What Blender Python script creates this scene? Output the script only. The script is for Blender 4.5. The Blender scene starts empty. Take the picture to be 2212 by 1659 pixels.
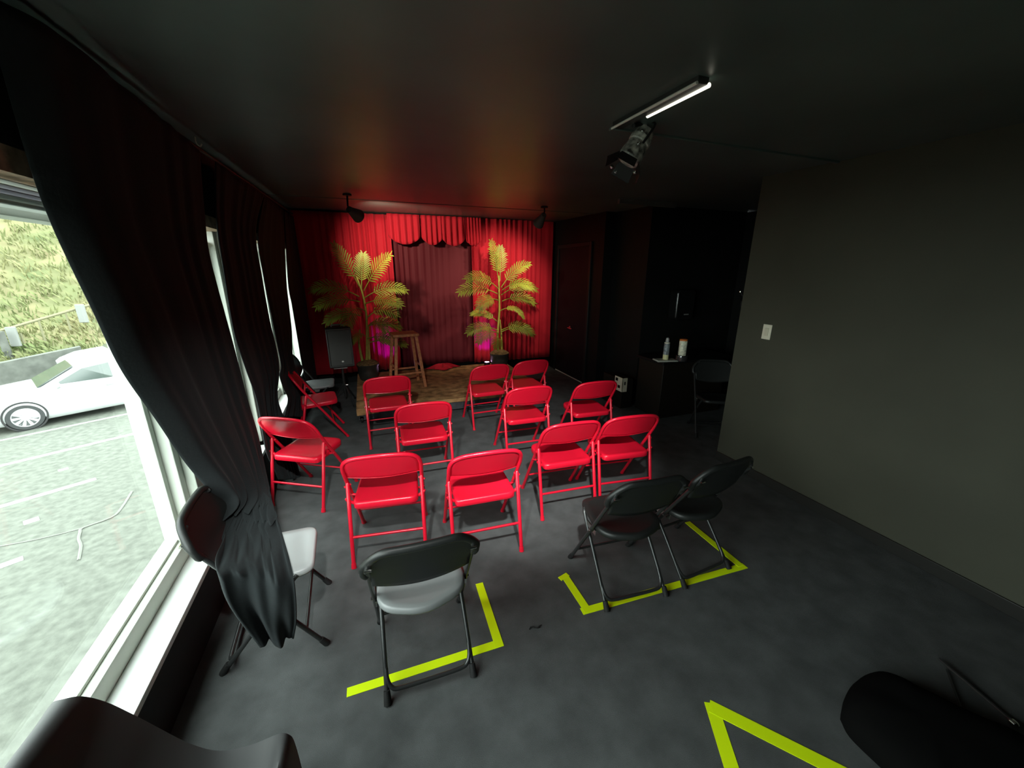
import bpy, bmesh, math, random
from mathutils import Vector, Matrix
random.seed(7)
C = bpy.context.scene.collection
PI = math.pi

# ------------------------------------------------------------------ camera, world, exposure
W, H, F = 2212.0, 1659.0, 837.47
YAW, PITCH, ROLL, CH = 0.35691, 0.28571, 0.003286, 1.79512
def _axes():
    cy, sy, cp, sp = math.cos(YAW), math.sin(YAW), math.cos(PITCH), math.sin(PITCH)
    f = Vector((sy*cp, cy*cp, -sp)); r = Vector((cy, -sy, 0)); u = r.cross(f)
    c, s = math.cos(ROLL), math.sin(ROLL)
    return c*r + s*u, -s*r + c*u, f
AR, AU, AF = _axes()
CAMP = Vector((0, 0, CH))
cd = bpy.data.cameras.new('camera'); cam = bpy.data.objects.new('camera', cd); C.objects.link(cam)
cd.sensor_fit = 'HORIZONTAL'; cd.sensor_width = 36.0; cd.lens = F/W*36.0; cd.clip_start = 0.02; cd.clip_end = 300
m = Matrix((AR, AU, -AF)).transposed().to_4x4(); m.translation = CAMP
cam.matrix_world = m
sc = bpy.context.scene
sc.camera = cam
sc.view_settings.view_transform = 'Standard'
sc.view_settings.look = 'None'
sc.view_settings.exposure = 0.0
sc.view_settings.gamma = 1.0
sc.view_settings.use_curve_mapping = False
wd = bpy.data.worlds.new('overcast_sky'); sc.world = wd; wd.use_nodes = True
bg = wd.node_tree.nodes['Background']
bg.inputs[0].default_value = (0.90, 1.0, 1.0, 1); bg.inputs[1].default_value = 10.0
wd.cycles.sampling_method = 'AUTOMATIC' if hasattr(wd.cycles, 'sampling_method') else 'AUTOMATIC'
sc.cycles.max_bounces = 8
sc.cycles.diffuse_bounces = 5
sc.cycles.glossy_bounces = 4
sc.cycles.transparent_max_bounces = 12
sc.cycles.use_denoising = True
sc.cycles.sample_clamp_indirect = 6.0
sc.cycles.caustics_reflective = False
sc.cycles.caustics_refractive = False

def ray(px):
    return AF + AR*((px[0]-W/2)/F) - AU*((px[1]-H/2)/F)
def onx(px, x):
    d = ray(px); return CAMP + d*(x/d.x)
def ony(px, y):
    d = ray(px); return CAMP + d*(y/d.y)
def onz(px, z):
    d = ray(px); return CAMP + d*((z-CH)/d.z)

# ------------------------------------------------------------------ helpers
def empty(name, loc=(0, 0, 0), rz=0.0):
    o = bpy.data.objects.new(name, None); C.objects.link(o)
    o.location = loc; o.rotation_euler = (0, 0, rz); o.empty_display_size = 0.05
    return o
def tag(o, label, cat, group=None, kind=None):
    o['label'] = label; o['category'] = cat
    if group: o['group'] = group
    if kind: o['kind'] = kind
    return o
def obj(name, bm, mat, parent=None, smooth=True, angle=40, bevel=0.0, seg=2, solid=0.0, recalc=True):
    if recalc: bmesh.ops.recalc_face_normals(bm, faces=bm.faces[:])
    me = bpy.data.meshes.new(name); bm.to_mesh(me); bm.free()
    if smooth:
        for p in me.polygons: p.use_smooth = True
        me.set_sharp_from_angle(angle=math.radians(angle))
    o = bpy.data.objects.new(name, me); C.objects.link(o)
    if isinstance(mat, (list, tuple)):
        for q in mat: me.materials.append(q)
    else: me.materials.append(mat)
    if parent: o.parent = parent
    if solid:
        md = o.modifiers.new('thickness', 'SOLIDIFY'); md.thickness = solid; md.offset = 0
    if bevel:
        md = o.modifiers.new('round', 'BEVEL'); md.width = bevel; md.segments = seg; md.limit_method = 'ANGLE'; md.angle_limit = math.radians(40)
    return o
def struct(name, bm, mat, parent=None, **k):
    o = obj(name, bm, mat, parent, **k)
    if not parent: o['kind'] = 'structure'
    return o
def dup(root, loc, rz, label=None):
    r = root.copy(); C.objects.link(r); r.location = loc; r.rotation_euler = (0, 0, rz)
    if label: r['label'] = label
    for ch in list(root.children):
        c = ch.copy(); C.objects.link(c); c.parent = r
        for g in list(ch.children):
            d = g.copy(); C.objects.link(d); d.parent = c
    return r
def BM(): return bmesh.new()
def box(bm, x0, x1, y0, y1, z0, z1):
    v = [bm.verts.new((x, y, z)) for x in (x0, x1) for y in (y0, y1) for z in (z0, z1)]
    for f in ((0, 1, 3, 2), (4, 6, 7, 5), (0, 4, 5, 1), (2, 3, 7, 6), (0, 2, 6, 4), (1, 5, 7, 3)):
        bm.faces.new([v[i] for i in f])
    return v
def hexa(bm, a, b):
    """two quads (4 points each) joined into a solid"""
    va = [bm.verts.new(p) for p in a]; vb = [bm.verts.new(p) for p in b]
    bm.faces.new(va); bm.faces.new(vb[::-1])
    for i in range(4): bm.faces.new([va[i], va[(i+1) % 4], vb[(i+1) % 4], vb[i]])
def smooth_path(pts, n=6):
    pts = [Vector(p) for p in pts]
    P = [pts[0]*2-pts[1]] + pts + [pts[-1]*2-pts[-2]]
    out = []
    for i in range(1, len(P)-2):
        a, b, c, d = P[i-1:i+3]
        for k in range(n):
            t = k/n
            out.append(0.5*((2*b)+(c-a)*t+(2*a-5*b+4*c-d)*t*t+(3*b-a-3*c+d)*t**3))
    out.append(pts[-1]); return out
def tube(bm, pts, r, seg=10, cap=True, squash=None):
    pts = [Vector(p) for p in pts]; n = len(pts)
    rr = r if isinstance(r, (list, tuple)) else [r]*n
    t0 = (pts[1]-pts[0]).normalized()
    a = Vector((0, 0, 1)) if abs(t0.z) < 0.9 else Vector((1, 0, 0))
    nrm = (a - t0*a.dot(t0)).normalized(); rings = []
    for i in range(n):
        t = (pts[min(i+1, n-1)]-pts[max(i-1, 0)])
        t = t.normalized() if t.length > 1e-9 else t0
        nrm = (nrm - t*nrm.dot(t)).normalized(); b = t.cross(nrm)
        rings.append([bm.verts.new(pts[i]+(nrm*math.cos(2*PI*k/seg)+b*math.sin(2*PI*k/seg))*rr[i]) for k in range(seg)])
    for i in range(n-1):
        for k in range(seg):
            bm.faces.new([rings[i][k], rings[i][(k+1) % seg], rings[i+1][(k+1) % seg], rings[i+1][k]])
    if cap:
        bm.faces.new(rings[0][::-1]); bm.faces.new(rings[-1])
def lathe(bm, prof, seg=24, at=(0, 0, 0), M=None):
    at = Vector(at); rings = []
    for r, z in prof:
        ring = []
        for k in range(seg):
            p = Vector((r*math.cos(2*PI*k/seg), r*math.sin(2*PI*k/seg), z))
            if M is not None: p = M @ p
            ring.append(bm.verts.new(p+at))
        rings.append(ring)
    for i in range(len(rings)-1):
        for k in range(seg):
            bm.faces.new([rings[i][k], rings[i][(k+1) % seg], rings[i+1][(k+1) % seg], rings[i+1][k]])
    bm.faces.new(rings[0][::-1]); bm.faces.new(rings[-1])
def rounded(pts, rads, n=5):
    """2-D polygon with rounded corners"""
    out = []; N = len(pts)
    for i in range(N):
        p = Vector(pts[i]); a = Vector(pts[i-1]); b = Vector(pts[(i+1) % N]); r = rads[i]
        if r <= 0: out.append(p); continue
        da = (a-p).normalized(); db = (b-p).normalized()
        for k in range(n+1):
            t = k/n
            out.append((p+da*r)*(1-t)**2 + p*2*t*(1-t) + (p+db*r)*t*t)
    return out
def prism(bm, outline, z0, z1, fn=None):
    lo = [bm.verts.new((p[0], p[1], z0)) for p in outline]; hi = [bm.verts.new((p[0], p[1], z1)) for p in outline]
    N = len(outline); bm.faces.new(lo[::-1]); bm.faces.new(hi)
    for i in range(N): bm.faces.new([lo[i], lo[(i+1) % N], hi[(i+1) % N], hi[i]])
    return lo, hi
def grid(bm, fn, nu, nv):
    V = [[bm.verts.new(fn(i/nu, j/nv)) for i in range(nu+1)] for j in range(nv+1)]
    for j in range(nv):
        for i in range(nu):
            bm.faces.new([V[j][i], V[j][i+1], V[j+1][i+1], V[j+1][i]])
    return V
def align(p0, p1):
    d = (Vector(p1)-Vector(p0)).normalized()
    return d.to_track_quat('Z', 'Y').to_matrix()

# ------------------------------------------------------------------ materials
def mat(name, col, rough=0.6, metal=0.0, spec=0.5, var=0.0, vscale=8.0, bump=0.0, bscale=40.0, coat=0.0, emit=None, estr=0.0, sheen=0.0, col2=None, detail=6):
    M = bpy.data.materials.new(name); M.use_nodes = True
    nt = M.node_tree; b = nt.nodes['Principled BSDF']
    b.inputs['Base Color'].default_value = (*col, 1); b.inputs['Roughness'].default_value = rough
    b.inputs['Metallic'].default_value = metal; b.inputs['Specular IOR Level'].default_value = spec
    b.inputs['Coat Weight'].default_value = coat
    if sheen: b.inputs['Sheen Weight'].default_value = sheen
    if emit:
        b.inputs['Emission Color'].default_value = (*emit, 1); b.inputs['Emission Strength'].default_value = estr
    if var or bump:
        tc = nt.nodes.new('ShaderNodeTexCoord')
    if var:
        nz = nt.nodes.new('ShaderNodeTexNoise'); nz.inputs['Scale'].default_value = vscale; nz.inputs['Detail'].default_value = detail
        nt.links.new(tc.outputs['Object'], nz.inputs['Vector'])
        rp = nt.nodes.new('ShaderNodeValToRGB')
        c2 = col2 or tuple(min(1, c*(1+var)) for c in col); c1 = tuple(c*(1-var) for c in col) if not col2 else col
        rp.color_ramp.elements[0].position = 0.32; rp.color_ramp.elements[1].position = 0.68
        rp.color_ramp.elements[0].color = (*c1, 1); rp.color_ramp.elements[1].color = (*c2, 1)
        nt.links.new(nz.outputs['Fac'], rp.inputs['Fac']); nt.links.new(rp.outputs['Color'], b.inputs['Base Color'])
    if bump:
        n2 = nt.nodes.new('ShaderNodeTexNoise'); n2.inputs['Scale'].default_value = bscale; n2.inputs['Detail'].default_value = 4
        nt.links.new(tc.outputs['Object'], n2.inputs['Vector'])
        bp = nt.nodes.new('ShaderNodeBump'); bp.inputs['Strength'].default_value = bump; bp.inputs['Distance'].default_value = 0.01
        nt.links.new(n2.outputs['Fac'], bp.inputs['Height']); nt.links.new(bp.outputs['Normal'], b.inputs['Normal'])
    return M
M_carpet = mat('charcoal_carpet', (0.0796, 0.0841, 0.0841), 0.95, spec=0.1, var=0.20, vscale=7.0, bump=0.35, bscale=420, detail=10)
M_black_wall = mat('black_wall_paint', (0.006, 0.0065, 0.006), 0.6, spec=0.2, var=0.2, vscale=3)
M_olive_wall = mat('dark_olive_wall_paint', (0.0552, 0.0570, 0.0405), 0.65, spec=0.25, var=0.12, vscale=1.3)
M_ceiling = mat('black_ceiling_paint', (0.092, 0.126, 0.116), 0.38, spec=0.5, var=0.2, vscale=1.2)
M_red = mat('red_enamel_steel', (0.64, 0.007, 0.027), 0.28, spec=0.5)
M_black_plastic = mat('black_moulded_plastic', (0.0128, 0.0141, 0.0134), 0.42, spec=0.4, bump=0.08, bscale=500)
M_grey_steel = mat('dark_grey_steel_tube', (0.05, 0.052, 0.052), 0.3, metal=0.6, spec=0.5)
M_chrome = mat('chrome', (0.8, 0.8, 0.76), 0.18, metal=1.0)
M_rubber = mat('black_rubber', (0.012, 0.012, 0.012), 0.7, spec=0.3)
M_black_cloth = mat('black_drape_cloth', (0.017, 0.0205, 0.0215), 0.85, spec=0.12, sheen=0.03, bump=0.12, bscale=60)
M_grey_cloth = mat('charcoal_stretch_cloth', (0.072, 0.073, 0.075), 0.7, spec=0.25, sheen=0.2)
M_red_drape = mat('red_velvet_drape', (0.50, 0.012, 0.026), 0.75, spec=0.2, sheen=0.05, bump=0.1, bscale=50)
M_maroon = mat('maroon_drape', (0.12, 0.011, 0.018), 0.7, spec=0.25, bump=0.1, bscale=50)
M_tape = mat('fluorescent_yellow_tape', (0.70, 0.92, 0.004), 0.5, spec=0.3)
M_white_paint = mat('white_window_paint', (0.5760, 0.6080, 0.5360), 0.5, spec=0.4)
M_sill = mat('white_sill_paint', (0.85, 0.87, 0.84), 0.4, spec=0.4)
M_wood_head = mat('brown_window_head_wood', (0.50, 0.34, 0.22), 0.6, var=0.4, vscale=20)
M_brown_cloth = mat('brown_stage_cloth', (0.34, 0.19, 0.08), 0.8, spec=0.2, var=0.5, vscale=9, bump=0.7, bscale=14)
M_black_matte = mat('matte_black', (0.010, 0.010, 0.010), 0.6, spec=0.3)
M_stage_skirt = mat('stage_skirt', (0.055, 0.055, 0.062), 0.8, spec=0.2, var=0.3, vscale=10)
M_pot = mat('dark_glazed_pot', (0.035, 0.032, 0.028), 0.4, var=0.3, vscale=12)
M_moss = mat('brown_moss', (0.20, 0.12, 0.045), 0.95, var=0.5, vscale=40, bump=1.0, bscale=60)
M_leaf = mat('palm_leaf', (0.23, 0.25, 0.030), 0.5, spec=0.3, var=0.3, vscale=6)
M_stem = mat('palm_stem', (0.40, 0.36, 0.06), 0.5, var=0.2, vscale=25)
M_stool = mat('reddish_brown_wood', (0.4500, 0.1650, 0.0675), 0.45, var=0.3, vscale=30)
M_grille = mat('speaker_grille', (0.0675, 0.0675, 0.0630), 0.55, spec=0.4, bump=0.5, bscale=600)
M_white = mat('off_white_plastic', (0.72, 0.70, 0.55), 0.45)
M_paper = mat('cream_card', (0.80, 0.75, 0.58), 0.7)
M_dark = mat('near_black', (0.006, 0.006, 0.006), 0.5, spec=0.3)
M_counter = mat('dark_brown_laminate', (0.0120, 0.0096, 0.0066), 0.5, spec=0.3)
M_cell_label = mat('blue_grey_printed_label', (0.20, 0.23, 0.24), 0.4, var=0.7, vscale=45)
M_yellow_label = mat('pale_yellow_plastic', (0.72, 0.70, 0.38), 0.4)
M_wipes = mat('printed_white_label', (0.72, 0.72, 0.55), 0.4, var=0.35, vscale=40)
M_orange = mat('orange_lid', (0.75, 0.20, 0.04), 0.4)
M_bowl = mat('smoked_dark_glass', (0.03, 0.028, 0.03), 0.12, spec=0.8, coat=0.6)
M_asphalt = mat('worn_asphalt', (0.0982, 0.1047, 0.0889), 0.9, spec=0.2, var=0.22, vscale=9.0, detail=12, bump=0.3, bscale=50)
M_concrete = mat('pale_concrete', (0.1356, 0.1450, 0.1308), 0.9, spec=0.2, var=0.08, vscale=6)
M_line = mat('white_road_paint', (0.2804, 0.2897, 0.2617), 0.8)
M_crack = mat('road_crack_filler', (0.1496, 0.1543, 0.1356), 0.9)
M_car = mat('white_car_paint', (0.42, 0.43, 0.43), 0.2, coat=0.5)
M_carglass = mat('car_glass', (0.0473, 0.0615, 0.0548), 0.1, spec=0.8)
M_tyre = mat('tyre_rubber', (0.0426, 0.0445, 0.0445), 0.85, spec=0.2)
M_rim = mat('silver_wheel', (0.4234, 0.4386, 0.4386), 0.4, metal=0.0)
M_hill = mat('dry_grass_hillside', (0.0906, 0.1225, 0.0534), 0.95, spec=0.1, var=0.4, vscale=0.55, detail=8, col2=(0.23, 0.19, 0.11), bump=1.0, bscale=3)
M_grass = mat('green_grass_blades', (0.1277, 0.1758, 0.0598), 0.8, var=0.35, vscale=0.4, col2=(0.23, 0.21, 0.10))
M_rock = mat('grey_retaining_wall', (0.0894, 0.0936, 0.0813), 0.9, var=0.25, vscale=4)
M_rail = mat('weathered_rail', (0.1545, 0.1463, 0.0813), 0.8)
M_post = mat('white_post_paint', (0.1734, 0.1796, 0.1672), 0.7)
M_brick = mat('red_brown_exterior_paint', (0.0945, 0.0208, 0.0189), 0.6)
M_blind = mat('white_blind_slat', (0.85, 0.88, 0.85), 0.45)
M_blind_dark = mat('grey_blind_tape', (0.40, 0.39, 0.46), 0.6)
M_led = mat('magenta_uplight_lens', (1, 0.6, 1), 0.4, emit=(1.0, 0.55, 1.0), estr=14)
M_badge = mat('white_badge', (0.8, 0.8, 0.75), 0.4)
M_can = mat('grey_black_lamp_can', (0.1050, 0.1020, 0.0960), 0.45)
def glass_mat(name, fac, tint=(1, 1, 1)):
    M = bpy.data.materials.new(name); M.use_nodes = True; nt = M.node_tree
    for n in list(nt.nodes):
        if n.type != 'OUTPUT_MATERIAL': nt.nodes.remove(n)
    out = [n for n in nt.nodes if n.type == 'OUTPUT_MATERIAL'][0]
    t = nt.nodes.new('ShaderNodeBsdfTransparent'); t.inputs[0].default_value = (*tint, 1)
    g = nt.nodes.new('ShaderNodeBsdfGlossy'); g.inputs['Roughness'].default_value = 0.03
    mx = nt.nodes.new('ShaderNodeMixShader'); mx.inputs[0].default_value = fac
    nt.links.new(t.outputs[0], mx.inputs[1]); nt.links.new(g.outputs[0], mx.inputs[2]); nt.links.new(mx.outputs[0], out.inputs[0])
    return M
M_glass = glass_mat('window_glass', 0.05, (0.97, 0.99, 0.97))
M_plastic_bag = glass_mat('clear_plastic', 0.12, (0.9, 0.8, 0.8))

# ------------------------------------------------------------------ room shell
XL, XR, YB = -0.90, 3.13, 6.72
def ceil_z(y): return 2.476+0.0205*y
def sill_z(y): return 0.31+0.03*(y-1.68)
bm = BM(); box(bm, -1.15, 5.2, -3.2, 7.0, -0.12, 0.0); struct('floor', bm, M_carpet, smooth=False)
bm = BM()
hexa(bm, [(-1.15, -3.2, ceil_z(-3.2)), (5.2, -3.2, ceil_z(-3.2)), (5.2, 7.0, ceil_z(7.0)), (-1.15, 7.0, ceil_z(7.0))],
     [(-1.15, -3.2, 2.9), (5.2, -3.2, 2.9), (5.2, 7.0, 2.9), (-1.15, 7.0, 2.9)])
struct('ceiling', bm, M_ceiling, smooth=False)
# left wall: low wall, header and piers round the shop windows
WIN = [(-0.9, 2.27), (2.44, 3.56), (3.94, 4.92), (5.34, 6.25)]
HEAD = 2.13
bm = BM()
def wl(y0, y1, z0, z1): hexa(bm, [(-1.12, y0, z0(y0)), (-0.90, y0, z0(y0)), (-0.90, y0, z1(y0)), (-1.12, y0, z1(y0))], [(-1.12, y1, z0(y1)), (-0.90, y1, z0(y1)), (-0.90, y1, z1(y1)), (-1.12, y1, z1(y1))])
wl(-3.2, 6.9, lambda y: -0.0, lambda y: sill_z(y)-0.03)
wl(-3.2, 6.9, lambda y: HEAD, lambda y: ceil_z(y)+0.02)
for a, b in ((-3.2, -0.9), (6.25, 6.9)): wl(a, b, lambda y: sill_z(y)-0.03, lambda y: HEAD)
struct('wall_left', bm, mat('black_wall_under_sill', (0.016, 0.017, 0.0165), 0.6, spec=0.25, var=0.2, vscale=3), smooth=False)
bm = BM(); box(bm, -1.15, 3.40, YB, YB+0.12, 0, ceil_z(YB)+0.02); struct('wall_back', bm, M_black_wall, smooth=False)
bm = BM(); box(bm, -1.15, 5.2, -3.2, -3.05, 0, 2.6); struct('wall_front', bm, M_black_wall, smooth=False)
# right wall (near), its end, the alcove, the door wall
bm = BM(); box(bm, XR, XR+0.16, -3.05, 2.57, 0, ceil_z(2.57)+0.02); struct('wall_right', bm, M_olive_wall, smooth=False)
bm = BM(); box(bm, 3.29, 5.1, 2.36, 2.50, 0, 2.53); struct('wall_alcove_near', bm, M_black_wall, smooth=False)
bm = BM(); box(bm, 5.0, 5.15, 2.36, 4.45, 0, 2.56); struct('wall_alcove_side', bm, M_black_wall, smooth=False)
bm = BM(); box(bm, 3.42, 5.0, 4.25, 4.40, 0, 2.575); box(bm, 3.42, 3.56, 4.40, 5.0, 0, 2.585); box(bm, 3.25, 3.60, 5.0, 5.12, 0, 2.59); struct('wall_alcove_back', bm, M_black_wall, smooth=False)
bm = BM(); box(bm, 3.25, 3.40, 5.121, YB, 0, 2.62); struct('wall_door_side', bm, M_black_wall, smooth=False)
bm = BM(); box(bm, XR-0.014, XR, -3.05, 2.57, 0, 0.085); struct('baseboard_right', bm, mat('black_gloss_trim', (0.02, 0.02, 0.018), 0.35), bevel=0.004)
# thin ridge across the ceiling above the stage and one to the right wall
bm = BM(); box(bm, -0.9, 3.25, 5.28, 5.33, ceil_z(5.3)-0.006, ceil_z(5.3)+0.02); struct('trim_1', bm, M_ceiling, bevel=0.006)
bm = BM(); box(bm, 1.30, 3.13, 2.00, 2.03, ceil_z(2)-0.012, ceil_z(2)+0.02); struct('trim_2', bm, M_ceiling, bevel=0.004)
bm = BM(); box(bm, 2.75, 3.55, 3.98, 4.02, ceil_z(4)-0.05, ceil_z(4)+0.02); struct('trim_3', bm, mat('grey_trim', (0.10, 0.09, 0.08), 0.5), bevel=0.004)

# windows: sill, frame, glass, wooden head
def window(i, y0, y1):
    root = empty('window_%d' % i, (-1.0, (y0+y1)/2, 0)); root['kind'] = 'structure'
    ox, oy = 1.0, -(y0+y1)/2
    def tr(p): return (p[0]+ox, p[1]+oy, p[2])
    def bar(bm, xa, xb, za, zb, ya=y0, yb=y1):
        hexa(bm, [tr((xa, ya, za(ya))), tr((xb, ya, za(ya))), tr((xb, ya, zb(ya))), tr((xa, ya, zb(ya)))],
             [tr((xa, yb, za(yb))), tr((xb, yb, za(yb))), tr((xb, yb, zb(yb))), tr((xa, yb, zb(yb)))])
    bm = BM(); bar(bm, -1.01, -0.895, lambda y: sill_z(y)-0.03, sill_z)
    obj('sill', bm, M_sill, root, smooth=False, bevel=0.003)
    bm = BM()
    bar(bm, -1.12, -1.01, lambda y: sill_z(y)-0.04, lambda y: sill_z(y)+0.085)
    bar(bm, -1.085, -1.045, lambda y: sill_z(y)+0.085, lambda y: sill_z(y)+0.10)
    bar(bm, -1.12, -1.03, lambda y: 1.955, lambda y: 1.985)
    w = 0.035
    for ya in (y0, y1-w): bar(bm, -1.10, -1.035, sill_z, lambda y: 1.985, ya, ya+w)
    obj('frame', bm, M_white_paint, root, smooth=False, bevel=0.003)
    bm = BM(); bar(bm, -1.068, -1.062, lambda y: sill_z(y)+0.09, lambda y: 1.96, y0+w, y1-w)
    obj('pane', bm, M_glass, root, smooth=False)
    bm = BM(); bar(bm, -1.12, -0.902, lambda y: 2.055, lambda y: 2.128)
    obj('head_board', bm, M_wood_head, root, smooth=False)
for i, (a, b) in enumerate(WIN): window(i+1, a, b)
for k, (a, b) in enumerate(((2.27, 2.44), (3.56, 3.94), (4.92, 5.34))):
    bm = BM(); box(bm, -1.11, -0.985, a, b, sill_z(a)-0.03, HEAD); box(bm, -0.985, -0.94, a+0.05, b-0.03, sill_z(b), HEAD)
    struct('trim_%d' % (4+k), bm, M_white_paint, smooth=False, bevel=0.004)
bm = BM(); box(bm, -1.11, -0.905, 6.235, 6.25, sill_z(6.2), HEAD); struct('trim_8', bm, M_white_paint, smooth=False)
bm = BM(); box(bm, -1.20, -1.14, 2.56, 2.64, -0.2, 2.1); struct('trim_7', bm, M_brick, smooth=False)
# raised blind bunched at the window head
bl = empty('window_blind', (-0.975, 1.0, 1.985))
for k in range(5):
    bm = BM(); z = 0.010+k*0.0150; y0_, y1_ = -1.85, 1.25
    hexa(bm, [(-0.040, y0_, z-0.004), (0.030-0.004*k, y0_, z+0.004), (0.030-0.004*k, y0_, z+0.007), (-0.040, y0_, z-0.001)], [(-0.040, y1_, z-0.004), (0.030-0.004*k, y1_, z+0.004), (0.030-0.004*k, y1_, z+0.007), (-0.040, y1_, z-0.001)])
    obj('slat', bm, M_blind_dark if k == 1 else M_blind, bl, smooth=False)
bm = BM(); box(bm, -0.028, 0.028, -1.85, 1.25, -0.012, 0.002); obj('bottom_rail', bm, M_blind, bl, bevel=0.004)
tag(bl, 'white slatted blind raised and bunched at the head of the near window', 'blind')

# daylight sampling portals in the window openings
for a, b in WIN:
    L = bpy.data.lights.new('window_portal', 'AREA'); L.shape = 'RECTANGLE'; L.size = b-a; L.size_y = 1.6
    o = bpy.data.objects.new('window_portal', L); C.objects.link(o)
    o.location = (-1.0, (a+b)/2, 1.18); o.rotation_euler = (PI/2, 0, -PI/2)
    L.cycles.is_portal = True

# ------------------------------------------------------------------ door by the stage
dr = empty('door_1', (3.25, 5.85, 0)); dr['kind'] = 'structure'
M_door = mat('dark_maroon_door', (0.011, 0.008, 0.009), 0.6, spec=0.2)
bm = BM(); box(bm, -0.012, 0.0, -0.50, 0.50, 0.02, 2.15); obj('door_leaf', bm, M_door, dr, bevel=0.003)
bm = BM()
for (a, b, c, d) in ((-0.56, -0.50, 0, 2.21), (0.50, 0.56, 0, 2.21), (-0.50, 0.50, 2.15, 2.21)): box(bm, -0.03, 0, a, b, c, d)
obj('door_frame', bm, mat('black_door_casing', (0.014, 0.014, 0.013), 0.5, spec=0.25), dr, bevel=0.006)
bm = BM(); box(bm, -0.016, -0.005, -0.50, 0.50, 0.004, 0.018); obj('threshold', bm, mat('pale_threshold', (0.75, 0.72, 0.62), 0.3), dr)
bm = BM(); tube(bm, [(-0.012, 0.0, 0.86), (-0.06, 0.0, 0.86), (-0.062, -0.03, 0.86), (-0.062, -0.14, 0.855)], 0.011); lathe(bm, [(0.028, 0), (0.028, 0.01)], 16, (-0.012, 0, 0.86), align((0, 0, 0), (-1, 0, 0)))
obj('handle', bm, M_chrome, dr)

# ------------------------------------------------------------------ red steel folding chair
def red_chair():
    root = empty('folding_chair')
    def side(s): return [(s*0.223, 0.230, 0.012), (s*0.2235, 0.12, 0.187), (s*0.224, 0.02, 0.345), (s*0.225, -0.085, 0.502), (s*0.226, -0.150, 0.605)]
    top = [(0.226, -0.172, 0.645), (0.219, -0.200, 0.692), (0.197, -0.222, 0.727), (0.155, -0.238, 0.749), (0.08, -0.248, 0.759), (0, -0.252, 0.762)]
    path = side(1) + top + [(-p[0], p[1], p[2]) for p in top[:-1]][::-1] + side(-1)[::-1]
    bm = BM(); tube(bm, smooth_path(path, 4), 0.0122, 12); fr = obj('frame', bm, M_red, root)
    for s in (1, -1):
        bm = BM(); tube(bm, [(s*0.223, 0.236, 0.0), (s*0.223, 0.222, 0.028)], [0.0165, 0.0145], 12); obj('foot_cap', bm, M_red, fr)
    for s in (1, -1):
        bm = BM(); tube(bm, [(s*0.222, -0.1145, 0.536), (s*0.222, -0.117, 0.528), (s*0.222, -0.20, 0.135), (s*0.2215, -0.227, 0.01)], [0.007, 0.0120, 0.0122, 0.0122], 12)
        lg = obj('leg', bm, M_red, root)
        bm = BM(); tube(bm, [(s*0.2215, -0.230, 0.0), (s*0.2215, -0.224, 0.028)], [0.0165, 0.0145], 12); obj('foot_cap', bm, M_red, lg)
    # pressed backrest sheet between the frame tubes
    def halfw(z):
        if z < 0.645: return 0.215
        ks = [(0.645, 0.215), (0.692, 0.208), (0.727, 0.186), (0.749, 0.148), (0.757, 0.08), (0.762, 0.0)]
        for (z0, w0), (z1, w1) in zip(ks, ks[1:]):
            if z <= z1: return w0+(w1-w0)*(z-z0)/(z1-z0)
        return 0
    def backy(z): return 0.230-0.6275*z if z < 0.6 else -0.1465-(z-0.6)*0.66
    def bf(u, v):
        z = 0.580+0.176*v; z2 = z
        w = halfw(z); x = (2*u-1)*w
        y = backy(z2)-0.016*(1-(2*u-1)**2)*(1-0.55*v)+0.003
        zz = z-0.012*math.sin(PI*u)*(1-v)
        return (x, y, zz)
    bm = BM(); grid(bm, bf, 20, 12)
    bk = obj('backrest', bm, M_red, root, solid=0.005)
    bm = BM(); tube(bm, [bf(i/20, 0) for i in range(21)], 0.0045, 8); obj('rolled_edge', bm, M_red, bk)
    # seat pan with rolled skirt
    out = rounded([(-0.197, -0.178), (0.197, -0.178), (0.190, 0.182), (-0.190, 0.182)], [0.05, 0.05, 0.075, 0.075], 6)
    bm = BM(); zt = 0.424; rings = []
    for (ins, z) in ((0.004, zt-0.046), (0.0, zt-0.042), (0.0, zt-0.012), (0.004, zt-0.003), (0.012, zt), (0.030, zt-0.002), (0.075, zt-0.006)):
        rr = []
        for p in out:
            k = 1-ins/0.19
            rr.append(bm.verts.new((p.x*k, (p.y-0.0)*k, z+0.012*(p.y+0.178)/0.36)))
        rings.append(rr)
    N = len(out)
    for a, b in zip(rings, rings[1:]):
        for i in range(N): bm.faces.new([a[i], a[(i+1) % N], b[(i+1) % N], b[i]])
    bm.faces.new(rings[-1]); bm.faces.new(rings[0][::-1])
    obj('seat', bm, M_red, root, angle=50)
    for s in (1, -1):
        bm = BM(); tube(bm, [(s*0.198, -0.13, 0.400), (s*0.232, -0.137, 0.430), (s*0.238, -0.139, 0.440)], [0.010, 0.010, 0.007], 8); obj('hinge', bm, M_red, root)
        bm = BM(); tube(bm, [(s*0.19, -0.03, 0.395), (s*0.235, -0.025, 0.405)], 0.008, 8); obj('pivot_pin', bm, M_red, root)
        bm = BM(); tube(bm, [(s*0.206, -0.098, 0.515), (s*0.243, -0.115, 0.505)], 0.007, 8); obj('pivot_pin', bm, M_red, root)
    bm = BM(); tube(bm, [(-0.215, -0.188, 0.192), (0.215, -0.188, 0.192)], 0.0085, 10); obj('stretcher', bm, M_red, root)
    bm = BM(); tube(bm, [(-0.217, 0.118, 0.190), (0.217, 0.118, 0.190)], 0.007, 10); obj('stretcher', bm, M_red, root)
    return root
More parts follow.
